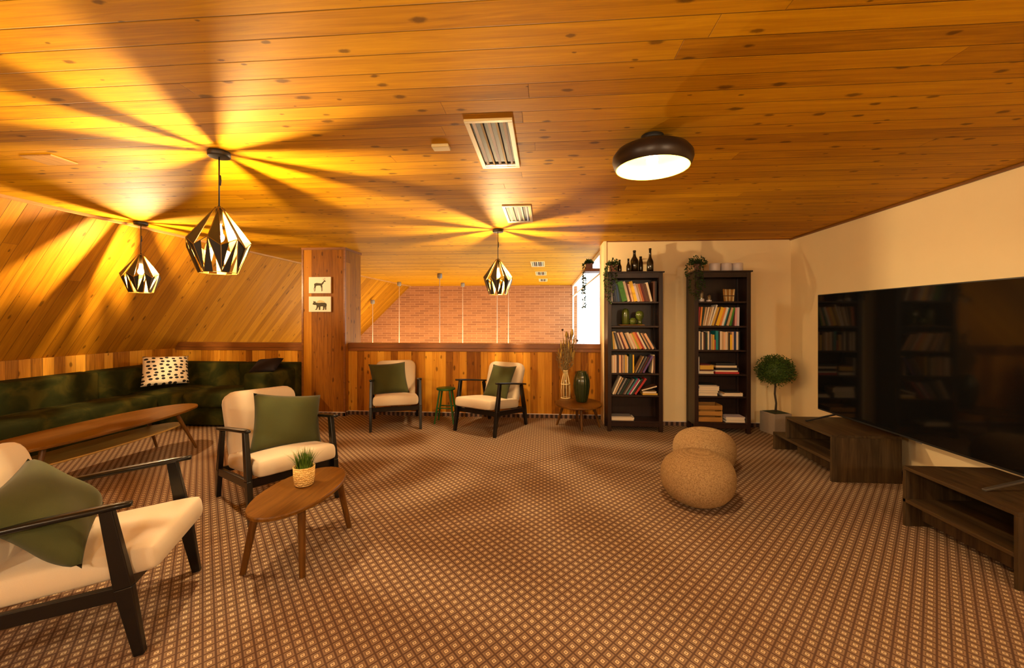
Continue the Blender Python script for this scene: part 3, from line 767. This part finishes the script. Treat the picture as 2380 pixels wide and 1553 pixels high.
# ------------------------------------------------------------------ trailing plants
def trailing(label, loc, strands, seed, crown=.07, pot=True, lw=.007, dn=60):
    rn = random.Random(seed); random.seed(seed)
    t = thing('trailing_plant', label, 'plant', loc)
    bm = nb(); box(bm, -.045, .045, -.04, .04, 0, .085) if pot == 'box' else lathe(bm, [(.034, 0), (.046, .085), (.040, .085), (.034, .03)], 20)
    obj('plant_pot', bm, 'terracotta', t, bevel=.003)
    lb, sb = nb(), nb()
    for (dx, dy, out, down) in strands:
        pts = [Vector((0, 0, .08))]
        n = 12
        for i in range(1, n+1):
            q = i/n; f = min(1, q*2.4)
            pts.append(Vector((dx*out*f+rn.uniform(-.008, .008), dy*out*f+rn.uniform(-.008, .008), .08+.035*math.sin(min(1, q*2.4)*PI)-down*max(0, q-.30)/.70)))
        tube(sb, pts, .0016, 5)
        for i in range(dn):
            q = rn.uniform(.05, 1); k = min(n-1, int(q*n)); p = pts[k].lerp(pts[k+1], q*n-k)
            leaf(lb, p, Vector((rn.uniform(-1, 1), rn.uniform(-1, 1), rn.uniform(-.9, .4))), rn.uniform(.018, .034), lw)
    for i in range(int(crown*2600)):
        d = Vector((rn.gauss(0, 1), rn.gauss(0, 1), abs(rn.gauss(0, .8)))).normalized()
        leaf(lb, Vector((0, 0, .08))+d*rn.uniform(.02, crown), d+Vector((rn.uniform(-.8, .8), rn.uniform(-.8, .8), rn.uniform(-.5, .5))), rn.uniform(.02, .036), lw)
    obj('stems', sb, 'stem', t); obj('leaves', lb, 'leaf2', t, kind='stuff')
TOPZ = 1.922
trailing('bushy trailing plant in a brown pot on the left bookcase corner', (.835, 5.17, TOPZ+.003), [(-.9, -.6, .11, .40), (-.6, -1, .10, .46), (-1, -.3, .10, .30), (-.3, -1, .09, .36), (.2, -1, .09, .30), (-.8, -.9, .13, .22), (-.75, -.75, .12, .42)], 11, .075, 'box', .008)
trailing('bushy trailing plant hanging over the right bookcase corner', (1.83, 5.17, TOPZ+.003), [(-.9, -.6, .12, .36), (-.4, -1, .12, .40), (-1, -.5, .15, .16), (0, -1, .10, .34), (.3, -1, .10, .28), (-.6, -.8, .11, .44), (-.2, -1, .11, .42)], 12, .105, True, .009)
trailing('thin trailing plant hanging from the wooden ledge by the window', (.63, 5.99, 2.0555), [(-1, -.1, .09, .62), (-.9, -.5, .07, .50), (-1, .3, .085, .40), (-.85, .1, .06, .62)], 13, .055, 'box', .014, 50)

# ------------------------------------------------------------------ bookcases
SH = [.125, .437, .700, .985, 1.270, 1.560]      # shelf tops from below
def bookcase(x0, x1, label):
    t = thing('bookcase', label, 'bookcase', ((x0+x1)/2, 5.10, 0), 0, 'tall dark bookcases'); w = (x1-x0)/2; D = .30
    for s in (-1, 1):
        bm = nb(); a, b = sorted((s*w, s*(w-.045)))
        box(bm, a, b, 0, .045, 0, 1.905); box(bm, a, b, D-.045, D, 0, 1.905); a, b = sorted((s*w-s*.004, s*(w-.022)))
        box(bm, a, b, .045, D-.045, .09, 1.905); obj('side_panel', bm, 'dark', t, bevel=.002)
    bm = nb(); box(bm, -w-.017, w+.017, -.018, D+.0, 1.905, TOPZ); obj('top_board', bm, 'dark', t, bevel=.003)
    bm = nb(); box(bm, -w+.045, w-.045, .004, .024, 1.845, 1.905); obj('top_rail', bm, 'dark', t)
    bm = nb(); box(bm, -w+.045, w-.045, .004, .024, .06, SH[0]-.02); obj('bottom_rail', bm, 'dark', t)
    bm = nb(); box(bm, -w+.022, w-.022, D-.012, D-.004, .09, 1.905); obj('back_panel', bm, 'dark', t)
    for z in SH:
        bm = nb(); box(bm, -w+.0225, w-.0225, .046, D-.013, z-.020, z); box(bm, -w+.0455, w-.0455, .012, .046, z-.020, z); obj('shelf', bm, 'dark', t, bevel=.0015)
bookcase(.757, 1.405, 'tall dark brown bookcase on the left, nearest the window, with bottles on top')
bookcase(1.772, 2.412, 'tall dark brown bookcase on the right with white pots on top')

CO = dict(navy=(.012, .03, .10), slate=(.06, .10, .17), blue=(.03, .10, .28), black=(.010, .010, .012), green=(.05, .22, .015), cream=(.78, .66, .48), white=(.80, .76, .70), red=(.42, .025, .02),
    maroon=(.12, .012, .012), orange=(.75, .26, .04), yellow=(.85, .52, .015), lilac=(.62, .52, .56), brown=(.11, .04, .018), tan=(.55, .36, .18), peach=(.80, .48, .26), teal=(.01, .24, .26), purple=(.13, .06, .26),
    pink=(.66, .32, .34), magenta=(.40, .02, .14), gold=(.62, .38, .05), lime=(.50, .55, .03), grey=(.25, .23, .22), darkgreen=(.01, .045, .02), rust=(.42, .10, .02))
for k, c in CO.items(): M['book_'+k] = sm('book_cover_'+k, c, .5)
NM = dict(darkgreen='dark green')
ORD = 'first second third fourth fifth sixth seventh eighth ninth tenth eleventh twelfth thirteenth fourteenth fifteenth sixteenth seventeenth eighteenth nineteenth twentieth'.split()
ORD += ['twenty-'+o for o in ORD[:9]]
def bookmesh(bm, x0, x1, h, d, yoff=0, T=None):
    c = .0018 if x1-x0 > .008 else .001
    box(bm, x0, x0+c, 0, d, 0, h, 0, T); box(bm, x1-c, x1, 0, d, 0, h, 0, T); box(bm, x0+c, x1-c, 0, .002, 0, h, 0, T)
    box(bm, x0+c, x1-c, .002, d-.004, .003, h-.003, 1, T)
SHN = {1.56: 'top', 1.27: 'second', .985: 'middle', .700: 'fourth', .437: 'fifth', .125: 'bottom'}
def bookrow(x, z, side, spec, k=1.0, ycase=5.13):
    """spec: list of (thickness_mm, colour, height_cm, lean_deg) or ('gap', mm)"""
    n = sum(1 for s in spec if s[0] != 'gap'); cols = [s[1] for s in spec if s[0] != 'gap']; i = 0; last = None
    for s in spec:
        if s[0] == 'gap': x += s[1]/1000; last = None; continue
        w, c, h, ln = s[0]*k/1000, s[1], s[2]/100, R(s[3])
        foot = w/math.cos(ln)
        if last is not None and last != ln: x += max(0, abs(math.sin(last)-math.sin(ln))*.0+.002)
        # lean pivots on the lower corner of the side it leans toward
        T = Matrix.Rotation(ln, 4, 'Y')
        bm = nb()
        if ln >= 0:  # top goes right: right foot edge stays low
            bookmesh(bm, -w, 0, h, .155, T=T); px = x+foot
        else:
            bookmesh(bm, 0, w, h, .155, T=T); px = x
        o = obj('book', bm, ['book_'+c, 'pages']); o.location = (px, ycase+random.uniform(0, .012), z+.0004)
        cn = NM.get(c, c); lean = 'upright' if abs(s[3]) < 3 else 'leaning'
        lab = '%s %s book' % (lean, cn)
        if cols.count(c) > 1: lab += ', %s from the left' % ORD[i] if i else ', leftmost'
        tag(o, lab+' on the %s shelf of the %s bookcase' % (SHN[z], side), 'book', 'books on the %s shelf of the %s bookcase' % (SHN[z], side))
        i += 1; x += foot+.0012; last = ln
random.seed(5)
XL = .757+.048; XRr = 1.772+.048
bookrow(XL-.0, 1.56, 'left', [(14, 'white', 21, -4), (10, 'black', 22, -6), (18, 'navy', 23, -8), (16, 'slate', 23, -9), (18, 'blue', 22.5, -9), (16, 'darkgreen', 23, -12), (52, 'green', 24.5, -14), (24, 'cream', 25, -14), (16, 'maroon', 23.5, -14), (18, 'peach', 22, -14), (34, 'yellow', 25, -15), (22, 'lilac', 22.5, -15), (20, 'tan', 22, -15), (18, 'rust', 22, -15), (18, 'maroon', 22.5, -15), (18, 'brown', 22.5, -15), (14, 'brown', 22, -15), (22, 'cream', 23.5, -14), ('gap', 6), (18, 'brown', 24.5, 0), (16, 'black', 24.5, 0)], 1.20)
bookrow(XL, .985, 'left', [(16, 'darkgreen', 20, -3), (20, 'gold', 21.5, -4), (20, 'cream', 21.5, -5), (16, 'black', 21, -15), (14, 'grey', 21, -18), (14, 'brown', 21, -20), (14, 'cream', 21, -20), (16, 'maroon', 22, -21), (26, 'peach', 21.5, -22), (16, 'black', 21.5, -23), (20, 'tan', 21, -23), (22, 'cream', 21.5, -24), (18, 'peach', 20.5, -24), (14, 'lime', 21, -26), (26, 'orange', 22, -26), (16, 'red', 22.5, -27), (18, 'cream', 22.5, -27), (14, 'black', 22, -27), (14, 'tan', 21.5, -28), (14, 'brown', 21.5, -28), (22, 'peach', 21, -29), (10, 'black', 20.5, -30)], 1.17)
bookrow(XL-.0, .700, 'left', [(14, 'tan', 21, 0), (14, 'cream', 21, 0), (12, 'peach', 21.5, 0), (16, 'cream', 21.5, 0), (12, 'brown', 21, 0), (14, 'black', 20.5, 0), (26, 'peach', 21.5, 0), (12, 'maroon', 21, 0), (16, 'tan', 21.5, 0), (14, 'grey', 21.5, 0), (24, 'gold', 21.5, 0), (12, 'cream', 20, 0), (12, 'black', 20, 0), (24, 'darkgreen', 22.5, 0), (14, 'black', 22, 0), (16, 'yellow', 22, 0), ('gap', 12), (9, 'tan', 22, 26), (12, 'black', 22, 27), (10, 'grey', 22, 27), (12, 'black', 21.5, 27), (10, 'maroon', 21.5, 27), (12, 'black', 21, 28), (20, 'purple', 22.5, 28), ('gap', 82), (18, 'cream', 22, 6), ('gap', 4), (20, 'brown', 21, 0)])
bookrow(XL+.008, .437, 'left', [(18, 'cream', 23.5, 24), (14, 'tan', 22.5, 26), (12, 'black', 22, 27), (14, 'grey', 22, 28), (12, 'black', 22, 29), (12, 'darkgreen', 21.5, 30), (12, 'black', 21.5, 31), (12, 'brown', 21.5, 31), (12, 'grey', 21.5, 31), (12, 'black', 21.5, 32), (14, 'teal', 22.5, 32), (14, 'magenta', 22.5, 32), (10, 'white', 21, 33), (12, 'darkgreen', 22.5, 33), (12, 'black', 22, 33), (22, 'red', 23, 34)])
bookrow(XRr+.0, 1.27, 'right', [(16, 'red', 22.5, 4), (18, 'orange', 22.5, 5), (12, 'darkgreen', 22, 6), (16, 'tan', 22.5, 9), (18, 'cream', 22.5, 12), (16, 'tan', 22.5, 13), (20, 'cream', 23, 14), (14, 'white', 26, 17), (26, 'gold', 22.5, 17), (16, 'brown', 22, 17), (36, 'yellow', 22.5, 17), (24, 'orange', 22, 16), (24, 'white', 22.5, 16), (14, 'teal', 22, 16), (14, 'black', 22, 15), (26, 'tan', 22, 15), (20, 'green', 22, 13), (16, 'darkgreen', 21.5, 11), (18, 'maroon', 21, 8), (22, 'pink', 21.5, 2), (26, 'lilac', 22, 1)])
bookrow(XRr+.0, .985, 'right', [(30, 'cream', 22, 0), (14, 'black', 20, 0), (18, 'cream', 21, 0), (14, 'brown', 20, 0), (16, 'black', 21, 0), (14, 'darkgreen', 20, 0), (18, 'cream', 22, 0), (16, 'navy', 21, 0), (20, 'tan', 18.5, 0), (20, 'gold', 18, 0), (16, 'red', 12, 0), (30, 'teal', 22.5, 0), (16, 'black', 22, 0), (20, 'cream', 22, 0), (18, 'tan', 21.5, 0), (20, 'peach', 21, 0), (16, 'cream', 21.5, 0), (16, 'tan', 21, 0), (16, 'black', 20, 0), (24, 'yellow', 18, 0), (20, 'peach', 21.5, 0), (26, 'navy', 22, 0), (24, 'cream', 21.5, 0), (14, 'black', 22, 0)])
bookrow(XRr+.004, .700, 'right', [(14, 'white', 20, 0)])

def stack(x, z, items, side, where, y=5.135):
    """items from below: (width, thickness, colour, dx, rot, words)"""
    zz = z+.0005
    for (w, h, c, dx, rot, words) in items:
        bm = nb(); cc = .0016
        box(bm, 0, w, 0, .16, 0, cc); box(bm, 0, w, 0, .16, h-cc, h); box(bm, 0, .002, 0, .16, cc, h-cc)
        box(bm, .002, w-.004, .003, .157, cc, h-cc, 1)
        if c in ('gold', 'red', 'black', 'brown', 'maroon'): box(bm, 0, w, -.002, .0, 0, h)
        o = obj('book', bm, ['book_'+c, 'pages']); o.location = (x+dx, y, zz); o.rotation_euler = (0, 0, R(rot)); zz += h+.0004
        tag(o, words+' '+where, 'book', 'books lying flat in the '+side+' bookcase')
W5 = 'on the fourth shelf, right bookcase'
stack(XRr+.022, .700, [(.165, .030, 'white', 0, 0, 'white book lying at the bottom of the left pile'), (.14, .020, 'brown', 0, 0, 'thin brown book second from below in the left pile'), (.155, .048, 'gold', .004, 0, 'thick golden yellow book in the left pile'), (.11, .014, 'maroon', .01, 0, 'thin dark red book on top of the left pile')], 'right', W5)
stack(XRr+.205, .700, [(.27, .024, 'red', 0, 0, 'red book at the bottom of the right pile'), (.26, .018, 'white', .0, 0, 'pale book on the red book, right pile'), (.265, .030, 'black', .003, 0, 'black spined book midway in the right pile'), (.245, .026, 'tan', .003, 0, 'tan book under the topmost, right pile'), (.225, .028, 'black', .004, 0, 'black spined book topmost in the right pile')], 'right', W5)
W6 = 'on the fifth shelf, right bookcase'
stack(XRr+.006, .437, [(.225, .034, 'white', 0, 1, 'white papers bottommost in the left pile'), (.23, .026, 'grey', .0, -1, 'grey journal second from below in the left pile'), (.24, .026, 'white', .006, 1, 'white journal third from below in the left pile'), (.235, .026, 'lilac', .010, 0, 'pale journal fourth from below in the left pile'), (.22, .014, 'grey', .0, 2, 'grey magazine near the top of the left pile'), (.20, .010, 'black', .006, -2, 'black magazine topmost in the left pile')], 'right', W6)
stack(XRr+.285, .437, [(.235, .020, 'white', 0, 0, 'white book at the bottom of the small right pile'), (.215, .018, 'tan', .02, 0, 'tan book midway in the small right pile'), (.17, .012, 'black', .03, 1, 'black booklet on the small right pile')], 'right', W6)
W7 = 'on the bottom shelf, right bookcase'
stack(XRr+.325, .125, [(.22, .016, 'white', .0, 0, 'white book lowest in the small pile'), (.215, .016, 'grey', .003, 0, 'grey book second from below in the small pile'), (.215, .016, 'white', .0, 0, 'white book third from below in the small pile'), (.22, .014, 'lilac', .002, 0, 'pale book topmost in the small pile')], 'right', W7)
W8 = 'on the bottom shelf, left bookcase'
stack(XL-.0, .125, [(.265, .016, 'cream', .004, 0, 'cream book at the bottom of the flat pile'), (.275, .018, 'white', .0, 0, 'white book in the flat pile'), (.25, .012, 'grey', .0, 1, 'grey magazine topmost in the flat pile')], 'left', W8)
W9 = 'on the fifth shelf, left bookcase'
stack(XL+.372, .437, [(.175, .020, 'gold', 0, 0, 'golden book at the bottom of the right pile'), (.165, .022, 'tan', .0, 0, 'tan book on the golden one, right pile')], 'left', W9)
bm = nb(); T = Matrix.Rotation(R(-16), 4, 'Y'); box(bm, 0, .19, 0, .16, 0, .0015, 0, T); box(bm, 0, .19, 0, .16, .0165, .018, 0, T); box(bm, .003, .187, .003, .157, .0015, .0165, 1, T)
o = obj('book', bm, ['book_brown', 'pages']); o.location = (XL+.362, 5.135, .482); tag(o, 'open tilted brown book topmost on the right pile '+W9, 'book', 'books lying flat in the left bookcase')
# wooden crate
t = thing('wooden_crate', 'golden slatted wooden crate on the bottom shelf of the right bookcase', 'crate', (XRr, 5.135, .1255))
for k, z in enumerate((.006, .076, .146)):
    bm = nb(); box(bm, .0, .285, 0, .010, z, z+.050); obj('slat', bm, 'crate', t, bevel=.002)
for a in (.0, .275):
    bm = nb(); box(bm, a, a+.010, .010, .20, 0, .20); obj('end_panel', bm, 'crate', t, bevel=.002)
bm = nb(); box(bm, .0, .285, .20, .21, 0, .20); obj('back_panel', bm, 'crate', t); bm = nb(); box(bm, .010, .275, .010, .20, 0, .006); obj('base_panel', bm, 'crate', t)
# ornaments in the bookcases
cz = 1.2705
t = thing('serving_board', 'thin wooden board under the green cactus ornaments', 'board', (1.06, 5.22, cz)); bm = nb(); box(bm, -.15, .15, -.05, .05, .004, .012); obj('plank', bm, 'crate', t, bevel=.003)
bm = nb(); box(bm, -.12, -.11, -.04, .04, 0, .004); box(bm, .11, .12, -.04, .04, 0, .004); obj('foot_strip', bm, 'crate', t)
def cactus(x, y, prof, lab, ribs=14):
    bm = nb(); lathe(bm, prof, 56, ribs=ribs, ribamp=.05); o = obj('ceramic_cactus', bm, 'cactus', smooth=True); o.location = (x, y, cz+.0125); return tag(o, lab, 'ornament', 'green ceramic cacti on the second shelf')
cactus(.985, 5.20, [(.036, 0), (.043, .02), (.044, .12), (.040, .165), (.026, .192), (.001, .20)], 'tall ribbed green cactus ornament in the left bookcase')
cactus(1.072, 5.19, [(.030, 0), (.043, .02), (.044, .05), (.034, .075), (.001, .088)], 'short round green cactus ornament between the two taller ones')
cactus(1.155, 5.20, [(.030, 0), (.028, .03), (.024, .055), (.040, .08), (.049, .11), (.044, .145), (.026, .165), (.001, .172)], 'bulbous green cactus ornament with a narrow foot, rightmost')
cz = 1.5605
for x, r, h, bh, lab in ((1.878, .034, .15, .032, 'taller clear glass dome on a pale base in the right bookcase'), (1.966, .030, .10, .016, 'smaller clear glass dome beside the taller one')):
    t = thing('glass_dome', lab, 'ornament', (x, 5.18, cz), 0, 'glass domes on the top shelf')
    bm = nb(); lathe(bm, [(r, 0), (r, bh), (r*.9, bh+.002)], 28); obj('dome_base', bm, 'wax', t)
    bm = nb(); H = h-bh; lathe(bm, [(r*.88, bh), (r*.88, bh+H*.5), (r*.75, bh+H*.75), (r*.4, bh+H*.93), (.001, bh+H)], 28, cap=False); obj('dome', bm, 'jar', t, True)
    bm = nb(); sphere(bm, (0, 0, h+.005), .007, 10); obj('dome_knob', bm, 'jar', t, True)
t = thing('stick_bundle', 'bundle of pale wooden sticks tied with a band in the right bookcase', 'ornament', (2.20, 5.19, cz))
for i in range(6):
    a = i*.0228-.057
    bm = nb(); tube(bm, [(a*.84, 0, 0), (a*1.06, 0, .150+random.uniform(-.005, .003))], .011, 8); obj('stick', bm, 'straw' if i % 2 else 'crate', t, True)
bm = nb(); box(bm, -.068, .068, -.0145, .0145, .064, .074); obj('band', bm, 'dry3', t, bevel=.003)

# bottles and pots on top of the bookcases
def bottle(u, Y, w, h, neck, nk, lab):
    x = at(u, 630, Y).x; r = w/2
    bm = nb(); lathe(bm, [(r*.9, 0), (r, .006), (r, h*nk), (r*.92, h*(nk+.06)), (neck*1.25, h*(nk+.20)), (neck, h*(nk+.28)), (neck*.92, h*.93), (neck*1.12, h*.935), (neck*1.12, h*.965), (neck, h), (neck*.7, h), (neck*.7, h*.8)], 32)
    o = obj('bottle', bm, 'bottle', smooth=True); o.location = (x, Y, TOPZ+.0005); return tag(o, lab, 'bottle', 'dark bottles on the left bookcase')
bottle(1440, 5.18, .050, .152, .012, .42, 'small dark bottle on the left bookcase, next to the trailing plant')
bottle(1460.5, 5.16, .050, .162, .012, .42, 'small dark bottle standing before the big flagon')
bottle(1474.5, 5.25, .098, .275, .018, .52, 'big broad shouldered dark flagon on the left bookcase')
bottle(1489, 5.32, .060, .21, .016, .6, 'medium dark bottle half hidden behind the big flagon')
bottle(1511, 5.20, .080, .290, .015, .40, 'tall slender dark wine bottle, rightmost on the left bookcase')
for u, lab in ((1661, 'white round pot on the right bookcase, closest to the trailing plant'), (1688, 'white round pot on the right bookcase, middle of the three'), (1713.5, 'white round pot on the right bookcase, farthest right')):
    bm = nb(); r = .062; lathe(bm, [(r*.93, 0), (r, .006), (r, .092), (r*.97, .098), (r*.92, .098), (r*.9, .03), (.001, .028)], 36)
    o = obj('white_pot', bm, 'wax', smooth=True); o.location = (at(u, 620, 5.2).x, 5.2, TOPZ+.0005); tag(o, lab, 'pot', 'white pots on the right bookcase')

# vases on the low table
def topof(u, v): p = onz(u, v, .308); return p.x, p.y
x, y = topof(1314.5, 926)
t = thing('straw_bottle_vase', 'slim straw wrapped bottle vase with dried stalks on low table', 'vase', (x, y, .3085))
bm = nb(); lathe(bm, [(.050, 0), (.056, .01), (.058, .10), (.052, .20), (.034, .29), (.024, .33), (.022, .37), (.018, .37), (.018, .34)], 28); obj('glass_bottle', bm, 'jar', t, True)
bm = nb()
for k in range(9):
    a = 2*PI*k/9; tube(bm, [((r+.002)*math.cos(a+.05*math.sin(z*30)) and Vector(((r+.003)*math.cos(a), (r+.003)*math.sin(a), z))) for r, z in ((.055, .004), (.059, .10), (.053, .20), (.035, .29), (.025, .33), (.023, .37))], .0042, 6)
for z, r in ((.008, .060), (.19, .057), (.362, .027)):
    tube(bm, [Vector((r*math.cos(2*PI*k/24), r*math.sin(2*PI*k/24), z)) for k in range(25)], .006, 6, False)
obj('straw_wrapping', bm, 'straw', t, True)
st, e1, e2 = nb(), nb(), nb(); random.seed(21)
for k in range(46):
    a = random.uniform(0, 2*PI); sp = random.uniform(.02, .14); L = random.uniform(.55, .86)
    top = Vector((sp*math.cos(a)*1.0, sp*math.sin(a)*.45, L)); b = Vector((random.uniform(-.01, .01), random.uniform(-.01, .01), .03))
    pts = [b, Vector((0, 0, .36))+Vector((top.x, top.y, 0))*.08, b.lerp(top, .7)+Vector((top.x, top.y, 0))*.02, top]
    tube(st, pts, .0022, 5)
    q = e1 if k % 3 else e2
    if k % 2 == 0: tube(q, [top-Vector((0, 0, .09)), top-Vector((0, 0, .04)), top+Vector((0, 0, .02))], [.003, .010, .002], 7)
    for j in range(5):
        p = b.lerp(top, random.uniform(.55, .98)); leaf(st, p, Vector((random.uniform(-1, 1), random.uniform(-.5, .5), random.uniform(.2, 1))), .05, .005)
top = Vector((.15, 0, .76)); tube(st, [(0, 0, .36), (.06, 0, .55), tuple(top)], .002, 5); sphere(e2, top, .017, 10)
top = Vector((-.04, 0, .90)); tube(st, [(0, 0, .36), (-.02, 0, .6), tuple(top)], .002, 5); sphere(e2, top, .015, 10)
tube(e1, [(.075, 0, .78), (.085, 0, .85), (.088, 0, .91)], [.006, .022, .010], 10); tube(e1, [(.01, 0, .78), (.012, 0, .83), (.012, 0, .88)], [.006, .022, .010], 10)
fl = thing('dried_flowers', 'bunch of dried stalks and seed heads in the slim straw vase', 'flowers', (x, y, .3085))
obj('stalks', st, 'dry', fl, kind='stuff'); obj('ochre_ears', e1, 'dry2', fl, kind='stuff'); obj('brown_heads', e2, 'dry3', fl, kind='stuff')
x, y = topof(1352, 934)
bm = nb(); lathe(bm, [(.058, 0), (.066, .01), (.088, .10), (.101, .20), (.098, .27), (.080, .34), (.062, .37), (.060, .385), (.052, .385), (.052, .36), (.07, .30)], 72, ribs=18, ribamp=.03)
o = obj('green_vase', bm, 'greenvase', smooth=True); o.location = (x, y, .3085); tag(o, 'dark green ribbed glass vase on the low table by the half wall', 'vase')

# pictures on the pillar
PY = 5.598
def pic(z0, z1, lab):
    t = thing('canvas_print', lab, 'picture', (-3.12, PY, (z0+z1)/2), 0, 'small animal prints on the pillar')
    bm = nb(); box(bm, -.16, .16, -.018, .0, -(z1-z0)/2, (z1-z0)/2); obj('canvas', bm, 'canvas', t, bevel=.002); return t
def sil(t, name, polys, mat, sx=1.0, y=-.0192):
    bm = nb()
    for pts in polys: prism(bm, pts, 'Y', y, y+.0011)
    obj(name, bm, mat, t)
t = pic(1.711, 1.937, 'small canvas print of a standing deer, upper one on the pillar')
deer = [[(-.075, .022), (-.05, .030), (0, .026), (.025, .024), (.038, .038), (.058, .055), (.066, .048), (.058, .030), (.042, .008), (.020, -.008), (-.02, -.006), (-.05, -.010), (-.078, -.006), (-.083, .008)],
    [(.050, .048), (.062, .066), (.080, .062), (.090, .052), (.082, .046), (.066, .044)],
    [(-.078, 0), (-.062, -.006), (-.070, -.035), (-.079, -.045), (-.076, -.090), (-.083, -.090), (-.086, -.045), (-.080, -.030)], [(-.060, -.005), (-.050, -.008), (-.060, -.035), (-.066, -.088), (-.071, -.088), (-.070, -.036)],
    [(.010, -.004), (.030, -.002), (.030, -.040), (.032, -.088), (.026, -.088), (.022, -.042)], [(.026, -.004), (.036, 0), (.040, -.040), (.042, -.084), (.037, -.084), (.034, -.040)],
    [(.062, .064), (.066, .064), (.058, .080), (.046, .090), (.044, .087), (.055, .077)], [(.070, .064), (.074, .064), (.078, .084), (.074, .103), (.071, .102), (.074, .084)], [(.058, .077), (.060, .080), (.068, .094), (.065, .095)]]
sil(t, 'deer_silhouette', deer, 'ink')
t = pic(1.452, 1.665, 'small canvas print of a walking bear, lower one on the pillar')
bear = [[(-.105, -.002), (-.100, .012), (-.086, .034), (-.070, .036), (-.052, .022), (-.02, .018), (.03, .022), (.075, .020), (.098, .008), (.102, -.018), (.090, -.030), (.05, -.030), (.0, -.034), (-.04, -.026), (-.058, -.010), (-.078, -.012)],
    [(-.090, .030), (-.094, .044), (-.082, .044), (-.078, .034)], [(-.074, .034), (-.070, .044), (-.060, .040), (-.062, .028)],
    [(-.045, -.020), (-.015, -.030), (-.030, -.055), (-.040, -.078), (-.068, -.080), (-.062, -.070), (-.050, -.062)], [(-.02, -.03), (.012, -.032), (.008, -.060), (.010, -.080), (-.016, -.080), (-.014, -.06)],
    [(.045, -.028), (.075, -.030), (.070, -.060), (.062, -.080), (.038, -.080), (.050, -.062)], [(.070, -.026), (.100, -.018), (.094, -.050), (.096, -.078), (.074, -.078), (.078, -.055)]]
sil(t, 'bear_silhouette', bear, 'ink')
sil(t, 'bush_shape', [[(-.048, .024), (-.03, .045), (0, .056), (.03, .052), (.060, .040), (.078, .022), (.03, .024), (-.02, .021)]], 'ink2', y=-.0187)

# ------------------------------------------------------------------ daylight and view
w = bpy.data.worlds.new('world'); SC.world = w; w.use_nodes = True
w.node_tree.nodes['Background'].inputs[0].default_value = (.82, .93, 1.0, 1)
w.node_tree.nodes['Background'].inputs[1].default_value = 4.0
vs = SC.view_settings
SC.display_settings.display_device = 'sRGB'
vs.view_transform = 'Standard'; vs.look = 'None'; vs.gamma = 1; vs.exposure = .2; vs.use_curve_mapping = False
SC.cycles.use_denoising = True
SC.cycles.max_bounces = 8; SC.cycles.diffuse_bounces = 5; SC.cycles.transparent_max_bounces = 12
SC.cycles.sample_clamp_indirect = 6.0; SC.cycles.caustics_reflective = False; SC.cycles.caustics_refractive = False
SC.cycles.use_light_tree = True
